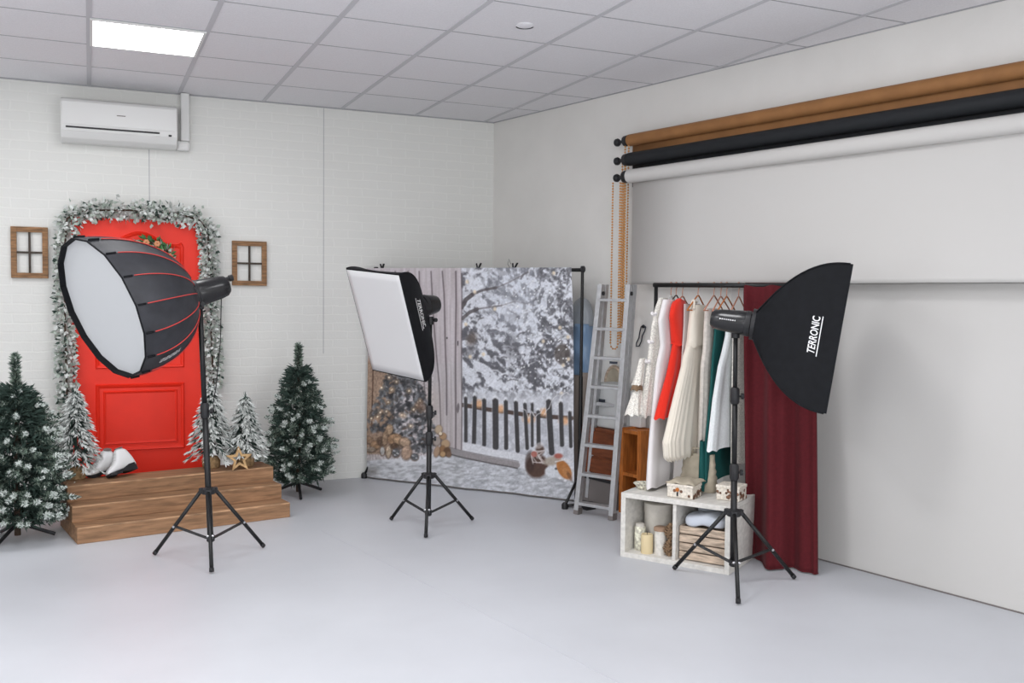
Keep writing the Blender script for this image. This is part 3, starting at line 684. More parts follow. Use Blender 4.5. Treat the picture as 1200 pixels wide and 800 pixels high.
    # split logs, cones, gifts
    for x, y, rx, ry, a, col in ((433, 515, 6, 4, .3, (168, 130, 100)), (441, 521, 6, 5, -.5, (178, 134, 96)), (448, 516, 5, 5, .2, (120, 92, 74)), (457, 503, 4, 6, .2, (202, 164, 126)), (452, 513, 3, 9, .1, (176, 140, 108)), (463, 514, 8, 6, -.3, (186, 140, 100)), (468, 516, 6, 4, .4, (204, 160, 118)), (456, 529, 3, 7, .05, (208, 180, 150)), (463, 522, 4, 3, 0, (112, 84, 66)), (475, 518, 6, 5, .5, (198, 160, 128)), (477, 530, 5.5, 8, .05, (196, 158, 130)), (449, 528, 2.5, 5, 0, (190, 184, 180)), (465, 530, 4.5, 5, 0, (110, 110, 114)), (486, 535, 4, 4, 0, (104, 106, 112)), (435, 526, 6, 3, 0, (160, 140, 122))):
        put(ell(x, y + .8, rx + .8, ry + .6, a, 0.4) * .8, (92, 70, 56)); put(ell(x, y, rx, ry, a, 0.35), [c * .93 for c in col]); put(ell(x - rx * .3, y - ry * .45, rx * .5, ry * .3, a, .8) * .5, [min(255, c * 1.16) for c in col])
    for x, y in ((463, 528), (467, 531), (464, 533), (484, 534), (488, 537)): put(ell(x, y, 1.6, 0.8, .4, .5), (176, 178, 182))
    for x, y, rx, ry, col in ((514, 503, 4, 5, (206, 176, 140)), (519, 511, 4, 4, (196, 150, 104)), (512, 517, 4, 5, (176, 160, 150)), (522, 520, 5, 5, (204, 164, 120)), (518, 528, 4, 6, (168, 116, 72)), (524, 529, 4, 5, (120, 86, 60)), (512, 529, 3, 6, (190, 150, 116)), (526, 532, 3, 3, (140, 104, 78)), (516, 508, 2, 2, (240, 222, 190)), (519, 532, 3, 3, (208, 160, 104))):
        put(ell(x, y + .7, rx + .7, ry + .5, 0.2, 0.4) * .7, (96, 72, 56)); put(ell(x, y, rx, ry, 0.2, 0.4), [c * .95 for c in col])
    # basket, snowball, gingerbread on the right
    put(ell(630, 546, 13, 14, .5, .25), (88, 66, 58)); put(ell(622, 541, 6, 12, .1, .4) * .7, (70, 54, 50)); put(ell(634, 527, 5, 6, 0, .5), (92, 70, 62))
    for k in range(9):
        pts = [(622 + R.uniform(0, 18), 526 + R.uniform(0, 18)) for q in range(3)]; put(line(pts, 1.0) * .8, (216, 206, 204))
    put(ell(627, 532, 3.5, 3.5), (180, 110, 100)); put(ell(633, 522, 5.5, 3.5, -.4, .4) * .5, (220, 214, 214))
    put(ell(648, 540, 10, 5, -.2, .5), (176, 164, 152)); put(ell(656, 534, 5, 3, 0, .6), (176, 96, 84)); put(ell(647, 553, 8, 6.5, .2, .3), (214, 217, 224)); put(ell(653, 549, 2, 1.4, 0, .5), (84, 84, 88))
    put(ell(662, 550, 7, 12.5, -.5, .2), (186, 118, 62)); put(ell(665, 554, 4, 8, -.5, .8) * .5, (206, 146, 96)); put(ell(668, 558, 2, 6, -.4, .5) * .6, (112, 72, 50))
    for x, y in ((664, 538), (668, 541), (671, 548), (657, 560), (663, 563)): put(ell(x, y, 1.8, 1.5, 0, .5), (226, 226, 232))
    put(line([(652, 541), (664, 538), (672, 541)], 1.6) * .8, (222, 220, 222))
    tex = 1 + (fbm(X / 1.5 + 33, Y / 1.5 + 8, 2) - .5) * np.where((X < 508) & (Y > 425) & (Y < 538), .42, np.where(X < 545, .07, .16))
    gy = C.mean(-1, keepdims=True); ds = np.where((X < 545) & (Y > 425), .28, .12)[..., None]; C[:] = C * (1 - ds) + gy * ds
    return np.clip(C * tex[..., None], 0, 255)
nu, nv = 330, 300
su = np.linspace(0, BL, nu); zv = np.linspace(0.008, 1.672, nv); SS, ZZ = np.meshgrid(su, zv)
wave = 0.007 * np.sin(SS * 9) * (1 - ZZ / 2) + 0.004 * np.sin(SS * 23 + ZZ * 2) + 0.006 * np.sin(ZZ * 5 + SS * 3)
PT = B0 + bd * (SS * (1 - 0.021 * ZZ / 1.65))[..., None] + bn * wave[..., None]; PT[..., 2] = ZZ
PT += bn * (0.012 * np.clip((ZZ - 1.4) / 0.25, 0, 1))[..., None]
cloth = MB().grid(PT)
t = thing('printed_backdrop', 'printed winter scene cloth with picket fence clipped to a black crossbar', 'backdrop', (B0 + B1) / 2)
co = cloth.build('cloth', MT['print'], t, smooth=True)
ca = co.data.color_attributes.new('print', 'FLOAT_COLOR', 'POINT')
cc = paint(SS, ZZ).reshape(-1, 3) / 255.0; lin = np.where(cc <= 0.04045, cc / 12.92, ((cc + 0.055) / 1.055) ** 2.4)
ca.data.foreach_set('color', np.concatenate([lin, np.ones((len(lin), 1))], 1).ravel().astype(np.float32))
hem = MB().tube([PT[0, k] + V3(0, 0, 0.004) for k in range(0, nu, 8)], 0.004, 6); hem.build('bottom_hem', MT['greybox'], t)

# backdrop stand
bp_ = lambda s, off, z: B0 + bd * s - bn * off + V3(0, 0, z)
t = thing('backdrop_stand', 'black backdrop stand with crossbar holding the printed winter cloth', 'stand', bp_(0.9, 0.02, 0))
MB().tube([bp_(0.01, 0.022, 1.655), bp_(BL + 0.035, 0.022, 1.655)], 0.013, 12).build('crossbar', MT['black_metal'], t, smooth=True)
for s_ in (0.06, BL + 0.03):
    MB().tube([bp_(s_, 0.022, 0.03), bp_(s_, 0.022, 0.9), bp_(s_, 0.022, 0.9), bp_(s_, 0.022, 1.655)], [0.014, 0.014, 0.011, 0.011], 12).build('post', MT['black_metal'], t, angle=40)
    MB().lathe(bp_(s_ - 0.012, 0.022, 1.66), bd, [(0, 0.006), (0.004, 0.024), (0.024, 0.024), (0.03, 0.014)], 14).build('end_knob', MT['dark_plastic'], t, angle=40)
    ft = bp_(s_, 0.022, 0)
    for (ox, oy) in ((0.26, 0.0), (-0.10, -0.06)):
        e = ft + bn * ox + bd * oy
        if s_ < 1 and ox < 0: continue
        if s_ < 1: e = ft - bd * 0.085 + bn * 0.03
        MB().tube([ft + V3(0, 0, 0.2), e + V3(0, 0, 0.022)], 0.010, 10).build('leg', MT['black_metal'], t, smooth=True)
        MB().lathe(e + V3(0, 0, 0.0), (0, 0, 1), [(0, 0.022), (0.03, 0.024), (0.045, 0.014)], 12).build('foot', MT['dark_plastic'], t, angle=40)
    if s_ > 1:
        MB().tube([ft + bn * 0.26 + V3(0, 0, 0.02), V3(3.20, 5.80, 0.02)], 0.011, 10).build('base_bar', MT['black_metal'], t, smooth=True)
        MB().lathe(V3(3.20, 5.80, 0), (0, 0, 1), [(0, 0.018), (0.03, 0.018)], 12).build('foot', MT['dark_plastic'], t)
def clip(label, s_, lean):
    t = thing('spring_clip', label, 'clip', bp_(s_, 0.0, 1.65), 'clips on the crossbar')
    for k, sg in enumerate((-1, 1)):
        a = bp_(s_, 0.022, 1.645) + bn * (0.012 if sg > 0 else -0.016) + bd * sg * 0.004
        b = bp_(s_ + sg * 0.030 + lean, 0.02, 1.707) + bn * sg * 0.02
        MB().bar(a, (a + b) / 2 + V3(0, 0, 0), 0.014, 0.010).bar((a + b) / 2, b, 0.016, 0.008).build('jaw', MT['dark_plastic'], t, bevel=0.002)
    MB().lathe(bp_(s_ - 0.012, 0.02, 1.668), bd, [(0, 0.007), (0.024, 0.007)], 10).build('spring', MT['chrome'], t)
    return t
clip('black spring clip on the crossbar just above the middle softbox', 0.12, 0.0)
clip('black spring clip on the crossbar over the left edge of the snowy wood', 0.973, 0.01)
t3 = clip('black spring clip with a wire loop, nearest the right end of the crossbar', 1.27, 0.015)
MB().tube([bp_(1.25, 0.02, 1.66), bp_(1.225, 0.02, 1.70), bp_(1.235, 0.02, 1.735), bp_(1.25, 0.02, 1.70)], 0.0018, 5).build('wire_loop', MT['black_metal'], t3)

# ------------------------------------------------------------------ light stands
def light_stand(label, base, top, feet, hubz, slz, secs, thick=1.0):
    base = V3(*base); top = V3(*top); t = thing('light_stand', label, 'light stand', (base[0], base[1], 0))
    at = lambda z: base + (top - base) * (z / top[2])
    zz = [slz - 0.02] + secs + [top[2]]
    rad = [0.0165, 0.0140, 0.0115, 0.0095]
    for k in range(len(zz) - 1):
        MB().tube([at(zz[k]), at(zz[k + 1])], rad[k] * thick, 12).build('pole_section', MT['black_metal'], t, smooth=True)
        if k > 0:
            c = MB().lathe(at(zz[k] - 0.05), top - base, [(0, 0.018 * thick), (0.01, 0.023 * thick), (0.075, 0.023 * thick), (0.085, 0.016 * thick)], 14).build('clamp', MT['dark_plastic'], t, angle=40)
            kd = unit(V3(0.91, -0.41, 0)); p = at(zz[k] - 0.01)
            MB().lathe(p, kd, [(0.015, 0.006), (0.03, 0.006), (0.031, 0.015), (0.044, 0.015)], 10).build('clamp_knob', MT['dark_plastic'], c, angle=40)
    hub = MB().lathe(at(hubz - 0.02), (0, 0, 1), [(0, 0.02), (0.004, 0.034), (0.03, 0.034), (0.04, 0.022)], 16).build('hub', MT['dark_plastic'], t, angle=40)
    MB().lathe(at(slz - 0.015), (0, 0, 1), [(0, 0.022), (0.03, 0.022)], 14).build('slider', MT['dark_plastic'], t, angle=40)
    for fx, fy in feet:
        f = V3(fx, fy, 0.011); d = unit(V3(fx, fy, 0) - V3(base[0], base[1], 0)); side = np.cross(d, (0, 0, 1))
        a = at(hubz) + d * 0.042
        lg = MB().tube([a, a + (f - a) * 0.97], 0.0105 * thick, 10).build('leg', MT['black_metal'], t, smooth=True)
        MB().tube([a + (f - a) * 0.955, f], 0.0125 * thick, 10).build('foot_cap', MT['dark_plastic'], lg, smooth=True)
        MB().box(at(hubz) + d * 0.034, (0.03, 0.026, 0.03), (d, side, (0, 0, 1))).build('leg_bracket', MT['dark_plastic'], t)
        mid = a + (f - a) * 0.56; br = MB()
        for sg in (-1, 1): br.tube([at(slz) + d * 0.02 + side * sg * 0.009, mid + side * sg * 0.009], 0.0042, 6)
        br.build('brace', MT['black_metal'], t)
        MB().lathe(mid - side * 0.018, side, [(0, 0.007), (0.036, 0.007)], 8).build('rivet', MT['chrome'], lg)
    return t
light_stand('black tripod light stand in front of the wooden steps, under the octagonal softbox', (0.603, 5.40, 0), (0.548, 5.40, 1.43),
            [(0.318, 5.575), (0.571, 5.105), (0.905, 5.515)], 0.378, 0.115, [0.83])
light_stand('black tripod light stand in front of the printed winter backdrop', (1.950, 5.653, 0), (1.962, 5.67, 1.33),
            [(1.776, 5.889), (1.839, 5.374), (2.27, 5.696)], 0.325, 0.09, [0.57, 0.735])
light_stand('black tripod light stand in front of the white shelf and clothes rail', (3.004, 3.925, 0), (2.985, 3.925, 1.30),
            [(2.864, 4.253), (2.822, 3.644), (3.356, 3.872)], 0.372, 0.115, [0.59, 0.98])

# ------------------------------------------------------------------ softboxes and flash heads
def frame_of(n, roll=0.0):
    n = unit(n); s = unit(np.cross((0, 0, 1), n)); u = np.cross(n, s)
    return n, s * math.cos(roll) + u * math.sin(roll), -s * math.sin(roll) + u * math.cos(roll)
def softbox(label, apex, n, roll, w_, h_, L_, rr, logo_side, logo_q, logo_v, logo_len, recess, pw=1.8):
    apex = V3(*apex); n, s, u = frame_of(n, roll)
    t = thing('softbox', label, 'softbox', apex)
    cs = [(w_ / 2, -h_ / 2), (w_ / 2, h_ / 2), (-w_ / 2, h_ / 2), (-w_ / 2, -h_ / 2)]
    ca_ = [-PI / 4, PI / 4, 3 * PI / 4, 5 * PI / 4]
    def surf(q, a, out=0.0):
        a = a % 4; k = int(a); f = a - k; c0, c1 = cs[k], cs[(k + 1) % 4]
        rx = c0[0] + (c1[0] - c0[0]) * f; ry = c0[1] + (c1[1] - c0[1]) * f; an = ca_[k] + PI / 2 * f
        g = 1 - (1 - q) ** pw
        bow = 1 - 0.05 * math.sin(PI * f) * math.sin(PI * min(1, q * 1.0))
        x = (rr * math.cos(an) * (1 - g) + rx * g) * bow; y = (rr * math.sin(an) * (1 - g) + ry * g) * bow
        nn = math.cos(ca_[k] + PI / 4) * s + math.sin(ca_[k] + PI / 4) * u
        return apex + n * (q * L_) + s * x + u * y + (nn - n * 0.25) * out
    K = 14; A = [i / 6.0 for i in range(24)]
    P = np.array([[surf(q, a) for a in A] for q in np.linspace(0, 1, K)])
    mb = MB().grid(P, closed_u=True)
    lip = np.array([[surf(1, a) for a in A], [surf(1, a) + n * recess for a in A], [surf(1, a) * 0.0 + (surf(1, a) + n * recess - (surf(1, a) - apex - n * L_) * 0.02) for a in A], [surf(1, a) - (surf(1, a) - apex - n * L_) * 0.02 for a in A]])
    mb.grid(lip, closed_u=True)
    body = mb.build('fabric_shell', MT['black_fabric'], t, angle=50)
    # seams along the rods
    for k in range(4): MB().tube([surf(q, k, 0.001) for q in np.linspace(0.02, 1, 16)], 0.004, 6).build('seam', MT['black_fabric'], body, smooth=True)
    # diffuser cloth, slightly bellied
    G = 15; Q = []
    for i in range(G):
        Q.append([apex + n * (L_ + 0.004 - 0.010 * math.sin(PI * i / (G - 1)) * math.sin(PI * j / (G - 1))) + s * (w_ * 0.978 * (i / (G - 1) - .5)) + u * (h_ * 0.978 * (j / (G - 1) - .5)) for j in range(G)])
    MB().grid(np.array(Q)).build('diffuser', MT['diffuser'], t, smooth=True, solid=0.004)
    MB().lathe(apex - n * 0.012, n, [(0, rr * .92), (0.0, rr + 0.008), (0.018, rr + 0.008), (0.022, rr * .95)], 24).build('speed_ring', MT['dark_plastic'], t, angle=40)
    v, f = text_mesh('TERRONIC', 0.2); v = v[:, :2] * np.array([logo_len / np.ptp(v[:, 0])] * 2); v[:, 1] *= 1.25
    hgt = np.ptp(v[:, 1]); up_sign = 1 if logo_side == 2 else -1
    def place(x, y, o_=0.004):
        vv = (logo_v + up_sign * x) / (h_ / 2); q = logo_q - y / L_
        a = logo_side + (0.5 + vv / 2 if logo_side == 0 else 0.5 - vv / 2)
        return surf(q, a, o_)
    lg = MB().add([place(x, y) for x, y in v], f)
    yb = v[:, 1].min() - hgt * 0.22; xs = np.linspace(v[:, 0].min() - 0.01, v[:, 0].max() * 0.98, 12)
    lg.grid(np.array([[place(x, yb) for x in xs], [place(x, yb - hgt * 0.12) for x in xs]]))
    lg.build('logo', MT['logo'], body)
    return t
softbox('black softbox with white front tilted down, over the printed backdrop', (1.919, 5.762, 1.388), (-0.863, -0.349, -0.366), math.radians(-5), 0.50, 0.70, 0.292, 0.07, 0, 0.58, 0.06, 0.23, 0.004, 2.0)
softbox('black softbox seen from its side, in front of the burgundy curtain', (3.035, 3.843, 1.336), (0.727, -0.671, -0.143), -0.014, 0.50, 0.70, 0.397, 0.07, 2, 0.74, 0.0, 0.19, 0.012, 2.2)

def flash_head(label, base, axis, L_, r, mount, marks):
    base = V3(*base); d = unit(axis); t = thing('studio_flash', label, 'flash', base)
    MB().lathe(base, d, [(0, r * 1.0), (0.02, r * 1.08), (L_ * .3, r * 1.05), (L_ * .75, r * .92), (L_ * .92, r * .82), (L_, r * .6), (L_ + .003, r * .1)], 26).build('housing', MT['head'], t, angle=35)
    MB().lathe(base + d * 0.004, d, [(0, r * 1.1), (0.012, r * 1.12), (0.024, r * 1.1)], 26).build('front_collar', MT['dark_plastic'], t, angle=40)
    m = V3(*mount); c = base + d * ((m - base) @ d)
    MB().tube([m, c - unit(c - m) * r * 0.7], 0.016, 10).lathe(m, (0, 0, 1), [(-0.02, 0.014), (-0.02, 0.021), (0.03, 0.021), (0.03, 0.012)], 12).build('tilt_bracket', MT['dark_plastic'], t, angle=40)
    kd = unit(np.cross(d, (0, 0, 1))); kd = kd if kd[0] > 0 else -kd
    MB().lathe(m + V3(0, 0, 0.01), kd, [(0.02, 0.005), (0.04, 0.005), (0.041, 0.013), (0.055, 0.013)], 10).build('tilt_knob', MT['dark_plastic'], t, angle=40)
    if marks:
        # small white lettering strip on the camera side, too small to read
        sd = unit(np.cross(d, (0, 0, 1))); sd = sd if sd[1] < 0 else -sd
        up = np.cross(d, sd); up = up if up[2] > 0 else -up
        mk = MB()
        for k, (w2, h2) in enumerate([(.010, .010), (.007, .012), (.009, .009), (.006, .012), (.010, .009), (.007, .011), (.009, .009), (.006, .010)]):
            mk.box(base + d * (L_ * (marks[0]) - k * 0.0105 + 0.04) + sd * (r * 1.01) + up * marks[1], (w2 * .62, 0.003, h2 * .62), (d, sd, up))
        mk.build('lettering', MT['logo'], t)
    return t
n1 = unit(V3(0.727, -0.671, -0.143)); a1 = V3(3.035, 3.843, 1.336)
flash_head('black studio flash on the rightmost stand, in front of the hanging clothes', a1 - n1 * 0.014, -n1 + V3(0, 0, -0.02), 0.20, 0.058, (2.985, 3.925, 1.285), (0.55, 0.008))
n2 = unit(V3(-0.863, -0.349, -0.366)); a2 = V3(1.919, 5.762, 1.388)
flash_head('black studio flash behind the middle softbox, against the printed planks', a2 - n2 * 0.014, -n2 + V3(0.05, 0, -0.25), 0.135, 0.066, (1.962, 5.67, 1.30), None)

# octagonal parabolic softbox
Cf = V3(0.057, 5.338, 1.374); nf = unit(V3(-0.848, -0.399, -0.349)); Rf = 0.385; Ca = V3(0.512, 5.40, 1.453); nb_ = unit(V3(-0.96, -0.15, -0.235))
t = thing('octagonal_softbox', 'large round charcoal softbox with red piping, facing left before the red door', 'softbox', Ca)
NS = 16; phase = math.radians(4)
_, sf, uf = frame_of(nf); _, sb, ub = frame_of(nb_)
def osurf(q, a, out=0.0):
    g = (1 - (1 - q) ** 1.9) ** 0.55; s_ = unit(sb * (1 - q) + sf * q); u_ = unit(ub * (1 - q) + uf * q); r = 0.075 * (1 - g) + Rf * g
    c = Ca * (1 - q) + Cf * q; an = a * 2 * PI / NS + phase
    return c + (math.cos(an) * s_ + math.sin(an) * u_) * (r + out)
def opanel(q, a, out=0.0):
    k = math.floor(a); f = a - k
    return osurf(q, k, out) * (1 - f) + osurf(q, k + 1, out) * f
qs = np.linspace(0, 1, 22) ** 1.4
P = np.array([[opanel(q, i / 3.0, -0.010 * math.sin(PI * (i % 3) / 3) * math.sin(PI * q)) for i in range(NS * 3)] for q in qs])
mb = MB().grid(P, closed_u=True)
body = mb.build('fabric_shell', MT['grey_fabric'], t, angle=25)
lipo = np.array([[osurf(1, i, 0.001) for i in range(NS)], [osurf(1, i, 0.001) + nf * 0.006 for i in range(NS)], [osurf(1, i, -0.006) + nf * 0.006 for i in range(NS)], [osurf(1, i, -0.010) - nf * 0.032 for i in range(NS)]])
MB().grid(lipo, closed_u=True).build('rim', MT['black_fabric'], t)
MB().add([osurf(1, i, -0.011) - nf * 0.026 for i in range(NS)], [tuple(range(NS))]).build('diffuser', MT['diffuser_oct'], t, solid=0.004)
for i in range(NS):
    MB().tube([osurf(q, i, 0.003) for q in np.linspace(0.03, 0.88, 20) ** 1.2], 0.0027, 6).build('piping', MT['red_piping'], t, smooth=True)
    MB().tube([osurf(q, i, 0.003) for q in (0.88, 0.94, 0.99)], 0.006, 6).build('rod_pocket', MT['black_fabric'], t, smooth=True)
MB().lathe(Ca + nb_ * 0.01, -nb_, [(0, 0.075), (0, 0.082), (0.02, 0.082), (0.03, 0.06)], 24).build('speed_ring', MT['dark_plastic'], t, angle=40)
lg = MB(); k0 = 13.55
rl = random.Random(3)
for k in range(9):                                # slanted white lettering on the lower panel, too small to read
    q0 = 0.78 - k * 0.036; a0 = 13.42; wq = 0.026 if k != 7 else 0.012
    for (qa, qb, aa, ab) in ((q0, q0 - 0.006, 13.36, 13.57), (q0 - wq + 0.006, q0 - wq, 13.36, 13.57), (q0, q0 - wq, 13.53, 13.57) if k % 2 else (q0, q0 - wq, 13.36, 13.40)):
        sl = -0.02
        lg.add([opanel(qa, aa, 0.003), opanel(qb, aa, 0.003), opanel(qb + sl, ab, 0.003), opanel(qa + sl, ab, 0.003)], [(0, 1, 2, 3)])
lg.build('lettering', MT['logo'], body)
ax = unit(V3(0.96, 0.15, 0.28))
hd = flash_head('black studio flash with round rear knob behind the octagonal softbox', Ca + ax * 0.0, ax, 0.20, 0.068, (0.550, 5.40, 1.395), None)
MB().lathe(Ca + ax * 0.18 + V3(0.0, 0, 0.035), ax, [(0, 0.012), (0.02, 0.012), (0.024, 0.018), (0.045, 0.018)], 12).build('rear_knob', MT['dark_plastic'], hd, angle=40)
for k in range(9):
    an = -0.2 - k * 0.3; s0 = unit(np.cross((0, 0, 1), ax)); u0 = np.cross(ax, s0); dr = math.cos(an) * s0 + math.sin(an) * u0
    MB().tube([Ca + ax * 0.04 + dr * 0.065, Ca + ax * 0.15 + dr * 0.059], 0.0025, 5).build('cooling_rib', MT['dark_plastic'], hd)
MB().tube([Ca + ax * 0.16 + V3(0, 0, -0.055), V3(0.66, 5.44, 1.2), V3(0.635, 5.43, 0.95), V3(0.618, 5.42, 0.86)], 0.0028, 6).build('power_cable', MT['black_metal'], hd, smooth=True)

# ------------------------------------------------------------------ paper rolls on the right wall
S0r, S1r = 1.84, 5.6
rolls = [('brown', 0.07, 2.543, 0.0405, 'paper_brown', 2.44, 1.71), ('black', 0.12, 2.403, 0.0445, 'paper_black', 2.29, 1.765), ('white', 0.165, 2.28, 0.0455, 'paper_white', 1.553, 1.812)]
t = thing('roll_bracket', 'black triple wall bracket carrying the left ends of the paper rolls', 'bracket', rw(1.80, 0.15, 2.2))
MB().box(rw(1.70, 0.006, 2.41), (0.04, 0.008, 0.36), (U, NW, (0, 0, 1))).build('wall_plate', MT['black_metal'], t)
for nm, off, z, r, m, zb, s0 in rolls: MB().bar(rw(1.70, 0.016, z - 0.02), rw(s0 - 0.03, off, z), 0.014, 0.010).build('arm', MT['black_metal'], t)
labs = {'brown': 'brown paper backdrop roll, topmost of the three on the right wall', 'black': 'black paper backdrop roll, middle one of the three on the right wall', 'white': 'white paper backdrop roll hanging open, lowest of the three on the right wall'}
for nm, off, z, r, m, zb, s0 in rolls:
    t = thing('backdrop_roll', labs[nm], 'backdrop roll', rw(s0, off, z), 'paper rolls on the right wall')
    MB().lathe(rw(s0, off, z), U, [(0, r * .6), (0.0, r), (S1r - s0, r), (S1r - s0, r * .5)], 28).build('paper_roll', MT[m], t, angle=40)
    # sheet hanging off the back of the roll
    zz = np.linspace(z, zb, 14 if nm != 'white' else 30); ss = np.linspace(s0 + 0.005, S1r - 0.02, 8)
    Pz = np.array([[rw(s, off - r * 0.6 + (0.004 * math.sin(s * 3) if nm == 'white' else 0), zq) for s in ss] for zq in zz])
    MB().grid(Pz).build('hanging_sheet', MT[m], t, smooth=True, solid=0.0015)
    if nm != 'white': MB().tube([rw(s0 + 0.01, off - r * .6, zb), rw(S1r - 0.02, off - r * .6, zb)], 0.006, 8).build('bottom_bar', MT['black_metal'] if nm == 'black' else MT[m], t)
    MB().lathe(rw(s0, off, z), -U, [(0, r * .55), (0.012, r * .95), (0.045, r * .9), (0.05, 0.010), (0.10, 0.010), (0.104, 0.020), (0.118, 0.028), (0.134, 0.026), (0.146, 0.014)], 18).build('chain_wheel', MT['dark_plastic'], t, angle=40)
def bead_chain(label, s_, off, ztop, zbot, width, m):
    t = thing('bead_chain', label, 'chain', rw(s_, off, zbot), 'roller chains on the right wall')
    mb = MB(); pts = []
    step = 0.019
    for z in np.arange(ztop, zbot + width / 2, -step): pts.append(rw(s_ - width / 2, off, z))
    for a in np.linspace(PI, 2 * PI, max(4, int(PI * width / 2 / step)))[1:-1]: pts.append(rw(s_ + math.cos(a) * width / 2, off, zbot + width / 2 + math.sin(a) * width / 2))
    for z in np.arange(zbot + width / 2, ztop, step): pts.append(rw(s_ + width / 2, off, z))
    for p in pts: mb.lathe(p + V3(0, 0, -0.006), (0, 0, 1), [(0, 0.003), (0.003, 0.0065), (0.009, 0.0065), (0.012, 0.003)], 6)
    mb.build('beads', m, t, smooth=True)
    MB().tube(pts, 0.0018, 5).build('cord', MT['bead_pale'], t)
bead_chain('amber bead chain with the widest loop, its bottom hanging between the ladder rails', 1.672, 0.15, 2.25, 1.105, 0.075, MT['bead'])
bead_chain('amber bead chain in the middle of the three under the rolls', 1.705, 0.115, 2.38, 1.15, 0.03, MT['bead'])
bead_chain('amber bead chain nearest the edge of the white sheet', 1.70, 0.085, 2.52, 1.10, 0.035, MT['bead'])
bead_chain('short amber bead chain pressed beside the middle chain', 1.728, 0.13, 2.26, 1.17, 0.022, MT['bead'])
_t = unit(NW * -0.055 + V3(0, 0, 1.548)); MB_ = MB().box(rw(4.15, 0.048, 0.779), (3.1, 0.012, 1.549), (U, np.cross(_t, U), _t))
tag(MB_.build('backdrop_board', MT['panel_white'], bevel=0.002), 'large plain white board against the right wall, right of the burgundy curtain', 'board')
struct('board_gap_shade', MB().box(rw(4.15, 0.084, 0.003), (3.1, 0.006, 0.006), (U, NW, (0, 0, 1))), MT['greybox'])  # grey strip standing in for the shadow gap under the board

# ------------------------------------------------------------------ step ladder
t = thing('step_ladder', 'grey aluminium folding step ladder beside the printed backdrop', 'ladder', (3.15, 5.6, 0))
FL, FR = V3(3.002, 5.619, 0.0), V3(3.134, 5.383, 0.0); TL, TR = V3(3.194, 5.68, 1.55), V3(3.301, 5.489, 1.55)
RL, RR = V3(3.232, 5.90, 0.0), V3(3.350, 5.685, 0.0); UL, UR = TL + V3(0.045, 0.02, 0), TR + V3(0.045, 0.02, 0)
lw = unit(FR - FL); ld = V3(-lw[1], lw[0], 0)
for a, b in ((FL, TL), (FR, TR)):
    mb = MB().bar(a + V3(0, 0, 0.03), b, 0.024, 0.052, side=lw).bar(a + V3(0, 0, 0.03) - ld * 0.022, b - ld * 0.022, 0.034, 0.008, side=lw)
    r_ = mb.build('front_rail', MT['aluminium'], t, bevel=0.002)
    MB().bar(a, a + (b - a) * 0.028, 0.036, 0.056, side=lw).build('rubber_foot', MT['greybox'], r_)
for a, b in ((RL, UL), (RR, UR)):
    r_ = MB().bar(a + V3(0, 0, 0.03), b, 0.024, 0.046, side=lw).build('rear_rail', MT['aluminium'], t, bevel=0.002)
    MB().bar(a, a + (b - a) * 0.028, 0.036, 0.05, side=lw).build('rubber_foot', MT['greybox'], r_)
for k in range(8):
    q = (0.075 + k * 0.1957) / 1.55
    MB().bar(FL + (TL - FL) * q, FR + (TR - FR) * q, 0.062, 0.020, side=ld).build('rung', MT['aluminium'], t, bevel=0.003)
for k in range(2):
    q = (0.36 + k * 0.36) / 1.55
    MB().bar(RL + (UL - RL) * q, RR + (UR - RR) * q, 0.03, 0.024, side=ld).build('rear_brace', MT['aluminium'], t, bevel=0.002)
for a in (TL, TR): MB().lathe(a - V3(0, 0, 0.06) - lw * 0.02, lw, [(0, 0.014), (0.04, 0.014)], 10).build('hinge_bolt', MT['dark_plastic'], t)
q = (0.075 + 5 * 0.1957 - 0.02) / 1.55
MB().box(FL + (TL - FL) * q + lw * 0.17 - ld * 0.024 + V3(0, 0, -0.005), (0.06, 0.004, 0.016), (lw, ld, (0, 0, 1))).build('sticker', MT['hookdark'], t)

# ------------------------------------------------------------------ things behind the ladder, by the right wall
Z3 = V3(0, 0, 1)
def wbox(s_, off, z, sz): return rw(s_, off, z), sz, (U, NW, Z3)
t = thing('brown_cabinet', 'reddish brown wooden box cabinet behind the step ladder', 'cabinet', rw(1.60, 0.12, 0.20))
MB().box(*wbox(1.585, 0.115, 0.375, (0.40, 0.20, 0.35))).build('carcass', MT['cabinet'], t, bevel=0.004)
MB().box(*wbox(1.585, 0.219, 0.44, (0.36, 0.01, 0.17))).build('door', MT['cabinet'], t, bevel=0.003)
MB().box(*wbox(1.585, 0.219, 0.285, (0.36, 0.01, 0.10))).build('drawer', MT['cabinet'], t, bevel=0.003)
t = thing('wooden_crate', 'open orange wooden crate standing between ladder and clothes rail', 'crate', rw(1.90, 0.12, 0))
cr = MB()
for ds in (-0.085, 0.085): cr.box(*wbox(1.915 + ds, 0.115, 0.29, (0.035, 0.20, 0.58)))
cr.build('side_post', MT['orange_wood'], t, bevel=0.003)
MB().box(*wbox(1.915, 0.025, 0.29, (0.14, 0.02, 0.55))).build('back_panel', MT['cabinet'], t)
for zq in (0.03, 0.27, 0.56): MB().box(*wbox(1.915, 0.115, zq, (0.135, 0.19, 0.022))).build('shelf_board', MT['orange_wood'], t)
t = thing('storage_box', 'low grey box on the floor under the brown cabinet', 'box', rw(1.58, 0.13, 0))
MB().box(*wbox(1.585, 0.115, 0.09, (0.38, 0.20, 0.18))).build('box_body', MT['greybox'], t, bevel=0.006)
MB().box(*wbox(1.585, 0.115, 0.19, (0.40, 0.215, 0.02))).build('lid', MT['dark_plastic'], t, bevel=0.004)
t = thing('white_container', 'white plastic container with a dark clasp on the brown cabinet', 'container', rw(1.68, 0.12, 0.58))
